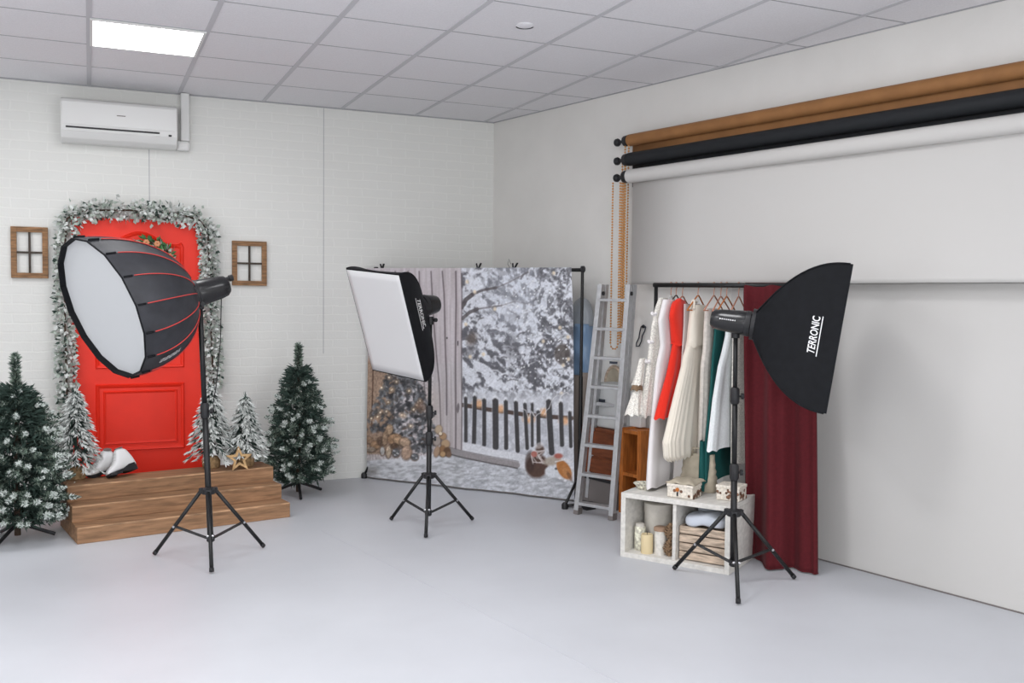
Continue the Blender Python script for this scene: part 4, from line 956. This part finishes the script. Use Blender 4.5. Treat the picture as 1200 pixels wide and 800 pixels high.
MB().box(*wbox(1.66, 0.105, 0.695, (0.24, 0.16, 0.285))).build('container_body', MT['bin'], t, bevel=0.012)
MB().box(*wbox(1.66, 0.105, 0.85, (0.255, 0.175, 0.03))).build('lid', MT['bin'], t, bevel=0.008)
MB().box(*wbox(1.60, 0.19, 0.74, (0.06, 0.012, 0.025))).build('clasp', MT['hookdark'], t, bevel=0.003)
wl = MB().box(*wbox(1.845, 0.08, 0.705, (0.11, 0.05, 0.25)))
tag(wl.build('white_board_offcut', MT['white_plastic'], bevel=0.004), 'upright white slab standing on the orange crate', 'board')
wl.build
# rounded chair-like back
t = thing('small_chair', 'pale wooden chair back with a rounded top behind the ladder rungs', 'chair', rw(1.50, 0.05, 0.58))
aa = np.linspace(0, PI, 18); arcp = [rw(1.535 + 0.09 * math.cos(a), 0.018, 0.84 + 0.13 * math.sin(a)) for a in aa]
MB().tube([rw(1.625, 0.018, 0.58)] + arcp + [rw(1.445, 0.018, 0.58)], 0.012, 8).build('bent_frame', MT['crate'], t, smooth=True)
pan = arcp + [rw(1.445, 0.018, 0.60), rw(1.625, 0.018, 0.60)]
MB().add(pan, [tuple(range(len(pan)))]).build('back_panel', MT['beige'], t, solid=0.008)
# wrapped bundle in blue film
bc = V3(3.285, 6.13, 0); t = thing('wrapped_bundle', 'tall bundle wrapped in blue plastic film, behind the backdrop stand', 'bundle', bc)
def bundle(z0, z1, r0, r1, lump, seed, dome=False):
    R = np.random.default_rng(seed); ph = R.random(4) * 6; P = []
    for z in np.linspace(z0, z1, 14):
        q = (z - z0) / (z1 - z0); r = r0 * math.sqrt(max(0.02, 1 - q ** 2.6)) if dome else r0 + (r1 - r0) * q
        P.append([bc + V3(math.cos(a) * r * .72 + 0.0, math.sin(a) * r * 1.2, z) * 1.0 + V3(math.cos(a), math.sin(a), 0) * lump * math.sin(3 * a + ph[0] + z * 9) * math.sin(z * 23 + ph[1]) for a in np.linspace(0, 2 * PI, 25)[:-1]])
    mb = MB().grid(np.array(P), closed_u=True); mb.f.append(list(range(24))[::-1]); mb.m.append(0); mb.f.append([13 * 24 + i for i in range(24)]); mb.m.append(0)
    return mb
bundle(0.004, 0.92, 0.098, 0.102, 0.014, 2).build('lower_wrap', MT['tanbag'], t, smooth=True)
bundle(0.90, 1.27, 0.105, 0.108, 0.016, 3).build('blue_film', MT['bluebag'], t, smooth=True)
bundle(1.255, 1.46, 0.104, 0.0, 0.006, 4, True).build('grey_film_top', MT['greybag'], t, smooth=True)
# dark looped handle hanging on the wall
t = thing('wall_hook_tool', 'dark looped metal handle hanging on the right wall beside the ladder', 'tool', rw(1.84, 0.02, 1.2))
lp = [(1.872, 1.275), (1.895, 1.262), (1.885, 1.235), (1.862, 1.20), (1.855, 1.165), (1.835, 1.13), (1.805, 1.125), (1.808, 1.15), (1.83, 1.185), (1.838, 1.225), (1.85, 1.262)]
MB().tube([rw(a - 0.05, 0.018, b) for a, b in lp], 0.0045, 8, closed=True).build('loop', MT['hookdark'], t, smooth=True)
MB().lathe(rw(1.824, 0.0, 1.262), NW, [(0, 0.006), (0.02, 0.006), (0.026, 0.009)], 10).build('pin', MT['dark_plastic'], t)
tag(MB().box(rw(1.60, 0.33, 0.022), (0.13, 0.09, 0.044), (U, NW, Z3)).build('floor_block', MT['dark_plastic'], bevel=0.008), 'small black block on the floor behind the ladder', 'block')

# ------------------------------------------------------------------ clothes rail
rd = unit(V3(0.546, -0.838, 0)); rb = V3(-rd[1], rd[0], 0); A0 = V3(2.733, 4.60, 0); P0 = A0 + rb * 0.45; ZR = 1.54
def rk(tt, e, z): return P0 + rd * tt - rb * e + V3(0, 0, z)          # e: towards the front left
t = thing('clothes_rail', 'black metal clothes rail holding the dresses and curtain', 'clothes rail', rk(0.47, 0, 0))
MB().tube([rk(-0.028, 0, ZR), rk(0.945, 0, ZR)], 0.0135, 12).build('top_bar', MT['black_metal'], t, smooth=True)
for tt in (-0.012, 0.90):
    p_ = MB().tube([rk(tt, 0, 0.02), rk(tt, 0, ZR)], 0.0115, 12).build('post', MT['black_metal'], t, smooth=True)
    MB().tube([rk(tt, -0.16 if tt < 0.5 else -0.12, 0.013), rk(tt, 0.02 if tt < 0.5 else 0.04, 0.013)], 0.012, 10).build('foot', MT['black_metal'], t, smooth=True)

def hanger(label, tt, wl_, wr, drop, m):
    t = thing('clothes_hanger', label, 'hanger', rk(tt, 0, ZR - drop), 'hangers on the clothes rail')
    hk = [rk(tt, 0.012 * math.sin(a) * 1.5, ZR + 0.0175 * math.cos(a)) for a in np.linspace(-0.9, PI * 0.75, 10)]
    MB().tube(hk[::-1] and [rk(tt, 0.0, ZR - drop + .01), rk(tt, 0.003, ZR - 0.05)] + [rk(tt, -0.018 * math.sin(a), ZR + 0.018 * math.cos(a)) for a in np.linspace(PI * 0.95, -0.8, 12)], 0.0022, 6).build('hook', MT['copper'], t, smooth=True)
    za = ZR - drop
    MB().tube([rk(tt, wl_, za - 0.075), rk(tt, wl_ * .5, za - 0.03), rk(tt, 0.012, za + 0.008), rk(tt, -0.012, za + 0.008), rk(tt, -wr * .5, za - 0.03), rk(tt, -wr, za - 0.075)], 0.0045, 6).tube([rk(tt, wl_, za - 0.075), rk(tt, -wr, za - 0.075)], 0.0035, 6).build('shoulder_bar', m, t, smooth=True)
hangs = {'blouse': 0.085, 'white': 0.118, 'red': 0.158, 'mauve': 0.215, 'ivory': 0.255, 'grey': 0.352, 'green': 0.394, 'pale': 0.429, 'lace': 0.500}
hanger('copper hanger holding the lace blouse, nearest the left end of the rail', 0.085, 0.19, 0.16, 0.075, MT['white_plastic'])
hanger('dark hanger holding the long white dress, second from the left end', 0.118, 0.15, 0.12, 0.07, MT['wood_dark'])
hanger('copper wire hanger holding the red dress', 0.158, 0.16, 0.13, 0.075, MT['copper'])
hanger('wooden hanger holding the ivory tulle dress', 0.255, 0.16, 0.13, 0.07, MT['orange_wood'])
hanger('copper wire hanger holding the warm grey dress', 0.352, 0.15, 0.15, 0.07, MT['copper'])
hanger('copper wire hanger just left of the pale dress hanger', 0.394, 0.13, 0.16, 0.075, MT['copper'])
hanger('wooden hanger holding the pale white dress', 0.429, 0.15, 0.15, 0.075, MT['orange_wood'])
hanger('copper wire hanger nearest the burgundy curtain', 0.500, 0.13, 0.13, 0.075, MT['copper'])

def cloth_tube(tt, rows, thick, pleats, amp, seed, nseg=72, nz=46, tshift=0.0, open_top=True):
    rows = sorted(rows, key=lambda r: -r[0]); zs = np.array([r[0] for r in rows])[::-1]
    eL = np.array([r[1] for r in rows])[::-1]; eR = np.array([r[2] for r in rows])[::-1]
    th = np.array([r[3] if len(r) > 3 else thick for r in rows])[::-1]
    R = np.random.default_rng(seed); ph = R.random(3) * 6.28; P = []
    for z in np.linspace(zs[-1], zs[0], nz):
        l = np.interp(z, zs, eL); r = np.interp(z, zs, eR); q = (zs[-1] - z) / (zs[-1] - zs[0]); c = (l + r) / 2; hw = (l - r) / 2; tk = np.interp(z, zs, th)
        row = []
        for a in np.linspace(0, 2 * PI, nseg + 1)[:-1]:
            m = 1 + amp * q ** 0.8 * (math.sin(pleats * a + ph[0] + 0.6 * math.sin(2 * a + ph[2])) + 0.4 * math.sin(pleats * 1.7 * a + ph[1]))
            ca, sa = math.cos(a), math.sin(a); ca = math.copysign(abs(ca) ** 0.75, ca); sa = math.copysign(abs(sa) ** 0.75, sa)
            row.append(rk(tt + tshift * q + sa * tk * m * (1 + .35 * q), c + ca * hw * (0.94 + 0.06 * m), z + 0.006 * q ** 4 * math.sin(pleats * a + ph[1])))
        P.append(row)
    return MB().grid(np.array(P), closed_u=True)
def strap(tt, e0, e1_, z0, z1, wd):  # shoulder strap pair as bands
    mb = MB()
    for k in (-1, 1): mb.tube([rk(tt + k * 0.012, e0, z0), rk(tt + k * 0.004, (e0 + e1_) / 2, max(z0, z1) + .012), rk(tt + k * 0.012, e1_, z1)], wd, 8)
    return mb
# lace blouse with a ruffled sleeve
t = thing('lace_blouse', 'white lace blouse with ruffled sleeve, leftmost garment on the rail', 'blouse', rk(0.085, 0.2, 0.8), 'garments on the clothes rail')
cloth_tube(0.085, [(1.465, 0.16, 0.06), (1.40, 0.215, 0.06), (1.30, 0.255, 0.08), (1.15, 0.29, 0.12), (1.0, 0.335, 0.16), (0.86, 0.375, 0.20), (0.79, 0.385, 0.22)], 0.016, 6, 0.18, 1).build('bodice', MT['lace'], t, smooth=True)
slv = cloth_tube(0.06, [(1.12, 0.355, 0.30, .012), (1.02, 0.40, 0.33, .016), (0.97, 0.43, 0.35, .018)], 0.015, 5, .15, 2, nz=14).build('sleeve', MT['lace'], t, smooth=True)
cloth_tube(0.06, [(0.975, 0.435, 0.345, .020), (0.945, 0.44, 0.35, .020)], 0.02, 5, .05, 3, nz=4).build('sleeve_band', MT['trim'], slv, smooth=True)
cloth_tube(0.06, [(0.945, 0.42, 0.345, .020), (0.86, 0.465, 0.355, .026), (0.81, 0.485, 0.365, .030)], 0.02, 7, .25, 4, nz=10).build('ruffle', MT['lace'], t, smooth=True)
for zq, eq in ((1.37, 0.235), (1.21, 0.275), (1.10, 0.31)):
    rf = MB()
    for k in range(5): rf.lathe(rk(0.085 + 0.006 * k - .012, eq + 0.008 * math.sin(k * 2.1), zq + 0.006 * math.cos(k * 1.7)), (0, 0, 1), [(-0.008, 0.004), (0, 0.013), (0.008, 0.004)], 8)
    rf.build('ruffle_knot', MT['white_cloth'], t, smooth=True)
# long white dress
t = thing('white_dress', 'long plain white dress reaching down to the shelf top', 'dress', rk(0.118, 0.2, 0.37), 'garments on the clothes rail')
cloth_tube(0.118, [(1.455, 0.17, 0.05), (1.34, 0.235, 0.07), (1.19, 0.205, 0.05), (1.07, 0.26, 0.02), (0.78, 0.315, 0.0), (0.54, 0.345, 0.0), (0.383, 0.355, 0.02)], 0.020, 5, 0.20, 5).build('dress_body', MT['white_cloth'], t, smooth=True)
# red dress
t = thing('red_dress', 'bright red sleeveless dress on the clothes rail', 'dress', rk(0.168, 0.15, 0.78), 'garments on the clothes rail')
cloth_tube(0.168, [(1.445, 0.13, 0.02), (1.42, 0.165, -0.015), (1.36, 0.185, -0.035), (1.20, 0.135, -0.03)], 0.026, 4, 0.05, 6, nz=16).build('bodice', MT['red_cloth'], t, smooth=True)
sk_ = cloth_tube(0.168, [(1.20, 0.137, -0.032), (1.16, 0.152, -0.05), (1.02, 0.215, -0.062), (0.88, 0.305, -0.03), (0.784, 0.36, 0.03)], 0.024, 6, 0.26, 7).build('skirt', MT['red_cloth'], t, smooth=True)
cloth_tube(0.168, [(1.208, 0.14, -0.034, .030), (1.192, 0.14, -0.034, .030)], 0.030, 4, 0.0, 6, nz=3).build('waist_seam', MT['red_cloth'], t, smooth=True)
strap(0.168, 0.12, 0.03, 1.43, 1.44, 0.012).build('shoulder_strap', MT['red_cloth'], t, smooth=True)
# mauve dress behind
t = thing('mauve_dress', 'pale mauve dress partly hidden behind the ivory tulle dress', 'dress', rk(0.215, -0.05, 0.6), 'garments on the clothes rail')
cloth_tube(0.212, [(1.43, 0.10, -0.13), (1.31, 0.10, -0.17), (1.12, 0.12, -0.20), (0.83, 0.16, -0.24), (0.55, 0.18, -0.26)], 0.012, 6, 0.2, 8).build('dress_body', MT['mauve'], t, smooth=True)
# ivory tulle
t = thing('tulle_dress', 'ivory tulle dress with a full skirt in the middle of the rail', 'dress', rk(0.255, 0.1, 0.55), 'garments on the clothes rail')
cloth_tube(0.255, [(1.425, 0.07, -0.08), (1.38, 0.095, -0.10), (1.21, 0.115, -0.07), (1.185, 0.135, -0.08)], 0.028, 4, 0.04, 9, nz=14).build('bodice', MT['ivory'], t, smooth=True)
cloth_tube(0.255, [(1.19, 0.138, -0.085, .03), (1.13, 0.18, -0.11, .032), (1.075, 0.20, -0.13, .034), (0.89, 0.31, -0.15, .036), (0.667, 0.43, -0.16, .038), (0.575, 0.41, -0.12, .036), (0.555, 0.36, -0.09, .026)], 0.05, 23, 0.085, 10, nseg=150).build('skirt', MT['ivory'], t, smooth=True)
strap(0.255, 0.09, 0.045, 1.40, 1.44, 0.008).build('shoulder_strap', MT['ivory'], t, smooth=True)
# warm grey dress
t = thing('grey_dress', 'warm grey-white dress with flower motif between tulle and dark green', 'dress', rk(0.345, 0, 0.56), 'garments on the clothes rail')
cloth_tube(0.342, [(1.405, 0.09, -0.10), (1.29, 0.10, -0.10), (1.17, 0.105, -0.085), (1.075, 0.135, -0.08), (0.83, 0.14, -0.06), (0.565, 0.15, -0.05)], 0.024, 6, 0.2, 12).build('dress_body', MT['greyc'], t, smooth=True)
fl = MB()
for k in range(5): fl.lathe(rk(0.315, -0.02 + 0.012 * math.cos(k * 1.257), 1.225 + 0.012 * math.sin(k * 1.257)), -rd, [(0, 0.003), (0.006, 0.008), (0.010, 0.003)], 8)
fl.build('flower_motif', MT['pattern'], t, smooth=True)
# dark green dress
t = thing('green_dress', 'dark green long dress hanging below the pale dress to the shelf', 'dress', rk(0.40, 0, 0.38), 'garments on the clothes rail')
cloth_tube(0.396, [(1.37, 0.08, -0.11), (1.22, 0.095, -0.10), (1.15, 0.115, -0.095), (0.93, 0.14, -0.19), (0.66, 0.20, -0.26), (0.46, 0.20, -0.32), (0.42, 0.20, -0.33)], 0.013, 6, 0.2, 13).build('dress_body', MT['teal'], t, smooth=True)
cloth_tube(0.372, [(0.66, 0.205, 0.07), (0.50, 0.208, 0.075), (0.379, 0.205, 0.085)], 0.016, 3, 0.2, 14, nz=14).build('front_panel', MT['teal'], t, smooth=True)
# pale dress
t = thing('pale_dress', 'pale bluish white dress ending above the dark green hem', 'dress', rk(0.45, 0, 0.6), 'garments on the clothes rail')
cloth_tube(0.452, [(1.36, 0.035, -0.16), (1.25, 0.05, -0.15), (1.17, 0.095, -0.155), (1.08, 0.155, -0.17), (0.90, 0.225, -0.19), (0.62, 0.29, -0.22)], 0.022, 7, 0.28, 15).build('dress_body', MT['pale'], t, smooth=True)
t = thing('lace_dress', 'white lace dress nearest the burgundy curtain, behind the tripod pole', 'dress', rk(0.505, 0, 0.5), 'garments on the clothes rail')
cloth_tube(0.508, [(1.39, 0.085, -0.10), (1.22, 0.085, -0.14), (0.93, 0.085, -0.19), (0.52, 0.06, -0.22)], 0.020, 6, 0.2, 16).build('dress_body', MT['lace'], t, smooth=True)

# burgundy curtain draped over the rail
nu_, nv_ = 90, 60; P = []
for j in range(nv_):
    v = j / (nv_ - 1); row = []
    for i in range(nu_):
        u_ = i / (nu_ - 1); tt = (0.537 + 0.40 * u_) * (1 - v) + (0.60 + 0.435 * u_) * v
        fold = math.sin(u_ * 2 * PI * 2.3 + 1.2 + 0.8 * math.sin(u_ * 4)) * 0.75 + 0.25 * math.sin(u_ * 2 * PI * 5.1 + 1.7)
        amp = 0.010 + 0.050 * v ** 0.6
        e = 0.018 + v ** 1.2 * np.interp(u_, [0, .3, .5, 1], [0.02, 0.15, 0.20, 0.12]) + fold * amp
        ztop = ZR + 0.014; z = ztop + (0.008 - ztop) * v
        if v < 0.02: e *= v / 0.02
        row.append(rk(tt + 0.012 * math.cos(u_ * 2 * PI * 2.3) * v, e, z))
    P.append(row)
P = np.array(P)
back = [[rk(0.537 + 0.40 * i / (nu_ - 1), -0.018 - 0.01 * math.sin(i * .35) * k / 9, ZR + 0.014 - 0.30 * k / 9) for i in range(nu_)] for k in range(9, 0, -1)]
t = thing('burgundy_curtain', 'burgundy red curtain draped over the clothes rail down to the floor', 'curtain', rk(0.8, 0.1, 0))
MB().grid(np.concatenate([np.array(back), P])).build('cloth', MT['burgundy'], t, smooth=True, solid=0.003)
MB().tube([P[-1, i] + V3(0, 0, 0.004) for i in range(nu_)], 0.004, 6).build('hem', MT['burgundy'], t, smooth=True)

# ------------------------------------------------------------------ white cubby shelf
SW, SD_, SH = 0.640, 0.42, 0.366
def sh(a, b, z): return A0 + rd * a + rb * b + V3(0, 0, z)
AX = (rd, rb, Z3)
t = thing('cubby_shelf', 'low whitewashed wooden shelf with two compartments under the clothes rail', 'shelf', sh(SW / 2, SD_ / 2, 0))
th_ = 0.028
MB().box(sh(SW / 2, SD_ / 2, SH - th_ / 2), (SW, SD_, th_), AX).build('top_board', MT['shelf'], t, bevel=0.002)
MB().box(sh(SW / 2, SD_ / 2, th_ / 2), (SW - 2 * th_, SD_, th_), AX).build('bottom_board', MT['shelf'], t, bevel=0.002)
for a in (th_ / 2, SW - th_ / 2): MB().box(sh(a, SD_ / 2, (SH - th_) / 2), (th_, SD_, SH - th_), AX).build('side_board', MT['shelf'], t, bevel=0.002)
MB().box(sh(0.320, SD_ / 2, SH / 2), (0.02, SD_ - 0.02, SH - 2 * th_), AX).build('divider', MT['shelf'], t, bevel=0.002)
MB().box(sh(SW / 2, SD_ - 0.006, SH / 2), (SW - 2 * th_, 0.008, SH - 2 * th_), AX).build('back_board', MT['shelf'], t)
zb = th_
# left compartment
t = thing('hat_box', 'tall cream cylindrical box at the back of the left shelf compartment', 'box', sh(0.13, 0.235, zb))
MB().lathe(sh(0.128, 0.235, zb), Z3, [(0, 0.082), (0.21, 0.082)], 32).build('box_body', MT['hatbox'], t, angle=40)
MB().lathe(sh(0.128, 0.235, zb + 0.20), Z3, [(0, 0.086), (0.055, 0.086), (0.058, 0.08)], 32).build('lid', MT['hatbox'], t, angle=40)
t = thing('decorated_tin', 'slim tin with flower print at the left inside the shelf', 'tin', sh(0.075, 0.10, zb))
MB().lathe(sh(0.072, 0.105, zb), Z3, [(0, 0.030), (0.004, 0.032), (0.13, 0.032), (0.135, 0.028)], 22).build('tin_body', MT['can'], t, angle=40)
MB().lathe(sh(0.072, 0.105, zb + 0.132), Z3, [(0, 0.026), (0.018, 0.026), (0.02, 0.02)], 22).build('cap', MT['hatbox'], t, angle=40)
t = thing('candle', 'pale yellow pillar candle in front of the cream box', 'candle', sh(0.135, 0.06, zb))
MB().lathe(sh(0.136, 0.062, zb), Z3, [(0, 0.034), (0.10, 0.034), (0.108, 0.031), (0.104, 0.02)], 24).build('wax', MT['candle'], t, angle=40)
MB().tube([sh(0.136, 0.062, zb + 0.10), sh(0.137, 0.062, zb + 0.122)], 0.0016, 6).build('wick', MT['dark_plastic'], t)
t = thing('birch_jar', 'white jar with brown lid beside the yellow candle', 'jar', sh(0.21, 0.08, zb))
MB().lathe(sh(0.207, 0.085, zb), Z3, [(0, 0.034), (0.135, 0.034)], 24).build('jar_body', MT['wax_white'], t, angle=40)
MB().lathe(sh(0.207, 0.085, zb + 0.133), Z3, [(0, 0.038), (0.018, 0.038), (0.022, 0.03)], 24).build('lid', MT['lid_brown'], t, angle=40)
def cone(c, hgt, r, seed):
    mb = MB(); R = random.Random(seed)
    for k in range(60):
        q = k / 60; rr_ = r * math.sin(PI * min(0.95, 0.18 + q * .8)); a = k * 2.4
        p = c + V3(math.cos(a) * rr_ * .6, math.sin(a) * rr_ * .6, hgt * (0.06 + q * .9)); d = unit(V3(math.cos(a), math.sin(a), 0.5)); s = unit(np.cross(d, Z3))
        mb.add([p - s * .009, p + s * .009, p + d * rr_ * .55 + s * .006 + V3(0, 0, .004), p + d * rr_ * .55 - s * .006 + V3(0, 0, .004), p + d * rr_ * .3 + V3(0, 0, -.006)], [(0, 1, 2, 3), (0, 3, 4), (3, 2, 4), (2, 1, 4)])
    mb.lathe(c, Z3, [(0, r * .3), (hgt * .3, r * .6), (hgt * .7, r * .45), (hgt, r * .08)], 10)
    return mb
for (a, b, z, lab) in ((0.265, 0.075, zb, 'brown pine cone on the floor of the left shelf compartment, by the divider'), (0.268, 0.08, zb + 0.092, 'brown pine cone stacked on another, by the shelf divider')):
    t = thing('pine_cone', lab, 'pine cone', sh(a, b, z), 'pine cones in the shelf'); cone(sh(a, b, z), 0.092, 0.036, int(z * 1000)).build('scales', MT['pinecone'], t)
# right compartment: crate with towel
t = thing('rustic_crate', 'rustic slatted wooden crate filling the right shelf compartment', 'crate', sh(0.468, 0.2, zb))
for k in range(4):
    z = zb + 0.026 + k * 0.047
    MB().box(sh(0.470, 0.052, z), (0.268, 0.016, 0.041), AX).build('front_slat', MT['crate'], t, bevel=0.004)
for a in (0.342, 0.598): MB().box(sh(a, 0.20, zb + 0.095), (0.012, 0.28, 0.185), AX).build('crate_side', MT['crate'], t, bevel=0.003)
MB().box(sh(0.470, 0.345, zb + 0.095), (0.268, 0.012, 0.185), AX).build('crate_back', MT['crate'], t)
MB().box(sh(0.470, 0.20, zb + 0.008), (0.245, 0.27, 0.012), AX).build('crate_bottom', MT['crate'], t)
def towel(label, a0, b0, z0, la, lb, hgt, seed):
    t = thing('folded_towel', label, 'towel', sh(a0, b0, z0), 'towels in the crate'); R = np.random.default_rng(seed); ph = R.random(5) * 6; P = []
    for i in range(18):
        x = -1 + 2 * i / 17; row = []
        for j in range(20):
            a = 2 * PI * j / 20; rr_ = (1 - abs(x) ** 5) ** 0.4 if abs(x) < 1 else 0.02
            ca, sa = math.cos(a), math.sin(a); wob = 1 + 0.09 * math.sin(5 * x + 2 * a + ph[0]) + 0.07 * math.sin(9 * x + ph[1] + 3 * a)
            row.append(sh(a0 + x * la / 2, b0 + math.copysign(abs(ca) ** .6, ca) * lb / 2 * rr_, z0 + hgt / 2 + math.copysign(abs(sa) ** .6, sa) * hgt / 2 * rr_ * wob + 0.008 * math.sin(3 * x + ph[2])))
        P.append(row)
    mb = MB().grid(np.array(P), closed_u=True); o = mb.build('towel_roll', MT['towel'], t, smooth=True)
towel('pale blue-white towel bundle on top of the slatted crate, nearer the front', 0.465, 0.13, zb + 0.186, 0.235, 0.17, 0.072, 1)
towel('pale towel lying behind another at the back of the slatted crate', 0.46, 0.285, zb + 0.186, 0.22, 0.11, 0.09, 2)
# on top of the shelf
zt = SH
t = thing('patterned_bowl', 'small patterned bowl at the left end of the shelf top', 'bowl', sh(0.06, 0.15, zt))
MB().lathe(sh(0.062, 0.16, zt), Z3, [(0, 0.032), (0.008, 0.034), (0.034, 0.058), (0.036, 0.056), (0.012, 0.03), (0.01, 0.005)], 26).build('bowl_body', MT['pattern'], t, angle=60)
def deco_box(label, a, b, w_, d_, h_, rotk, dark):
    c = sh(a, b, zt + h_ / 2); ca, sa = math.cos(rotk), math.sin(rotk); x_ = rd * ca + rb * sa; y_ = -rd * sa + rb * ca
    t = thing('decorated_box', label, 'box', sh(a, b, zt), 'flowered boxes on the shelf top')
    MB().box(c - V3(0, 0, 0.008), (w_, d_, h_ - 0.018), (x_, y_, Z3)).build('box_body', MT['floral'], t, bevel=0.006)
    MB().box(c + V3(0, 0, h_ / 2 - 0.010), (w_ + 0.006, d_ + 0.006, 0.018), (x_, y_, Z3)).build('lid', MT['floral'], t, bevel=0.005)
    R = random.Random(int(a * 100)); f0 = c - y_ * (d_ / 2 + 0.001); f1 = c + x_ * (w_ / 2 + 0.001)
    for k in range(dark):
        q = f0 + x_ * R.uniform(-w_ * .45, w_ * .45) + V3(0, 0, R.uniform(-h_ * .38, h_ * .22)); r = R.uniform(0.005, 0.010)
        MB().lathe(q, -y_, [(0, r), (0.0015, r * .8)], 8).build('flower_print', MT['floral_dark'], t)
    for k in range(9):
        q = f1 + y_ * R.uniform(-d_ * .45, d_ * .45) + V3(0, 0, R.uniform(-h_ * .38, h_ * .22)); r = R.uniform(0.008, 0.014)
        MB().lathe(q, x_, [(0, r), (0.0015, r * .8)], 8).build('flower_print', MT['floral_dark'], t)
    return t, c, x_, y_
t, c, x_, y_ = deco_box('flowered cream box with a brass clasp, on the shelf below the tulle dress', 0.335, 0.105, 0.15, 0.13, 0.078, 0.0, 3)
MB().lathe(c - y_ * 0.066 + V3(0, 0, 0.008) - x_ * .012, -y_, [(0, 0.011), (0.004, 0.011), (0.006, 0.006)], 14).build('clasp', MT['orange_wood'], t, angle=40)
MB().box(c - y_ * 0.067 + V3(0, 0, -0.016) - x_ * .012, (0.008, 0.004, 0.022), (x_, y_, Z3)).build('keyhole', MT['dark_plastic'], t)
deco_box('flowered cream box right of the dark green dress, behind the tripod pole', 0.575, 0.19, 0.13, 0.12, 0.085, 0.0, 14)
t = thing('canvas_pouch', 'flat beige cloth pouch lying on the flowered box', 'pouch', sh(0.345, 0.14, zt + 0.08))
P = [[sh(0.335 + x * 0.085, 0.125 + y * 0.085, zt + 0.080 + 0.018 * (1 - max(abs(x), abs(y)) ** 3) + 0.004 * math.sin(7 * x + 3 * y)) for x in np.linspace(-1, 1, 14)] for y in np.linspace(-1, 1, 14)]
MB().grid(np.array(P)).build('pouch_cloth', MT['beige'], t, smooth=True, solid=0.004)
t = thing('beige_bag', 'upright beige cloth bag behind the flowered box on the shelf', 'bag', sh(0.37, 0.30, zt))
P = []
for z in np.linspace(0, 0.21, 12):
    q = z / 0.21; P.append([sh(0.335 + math.copysign(abs(math.cos(a)) ** .6, math.cos(a)) * (0.11 - 0.02 * q) + 0.004 * math.sin(9 * z * 20 + a), 0.315 + math.copysign(abs(math.sin(a)) ** .6, math.sin(a)) * (0.06 * (1 - q * .6)) + .004 * math.sin(3 * a + z * 30), zt + 0.002 + z) for a in np.linspace(0, 2 * PI, 33)[:-1]])
mb = MB().grid(np.array(P), closed_u=True); mb.f.append([11 * 32 + i for i in range(32)]); mb.m.append(0); mb.build('bag_body', MT['beige'], t, smooth=True)
MB().tube([sh(0.30, 0.29, zt + 0.2), sh(0.31, 0.285, zt + 0.245), sh(0.36, 0.285, zt + 0.245), sh(0.37, 0.29, zt + 0.2)], 0.006, 8).build('handle', MT['beige'], t, smooth=True)
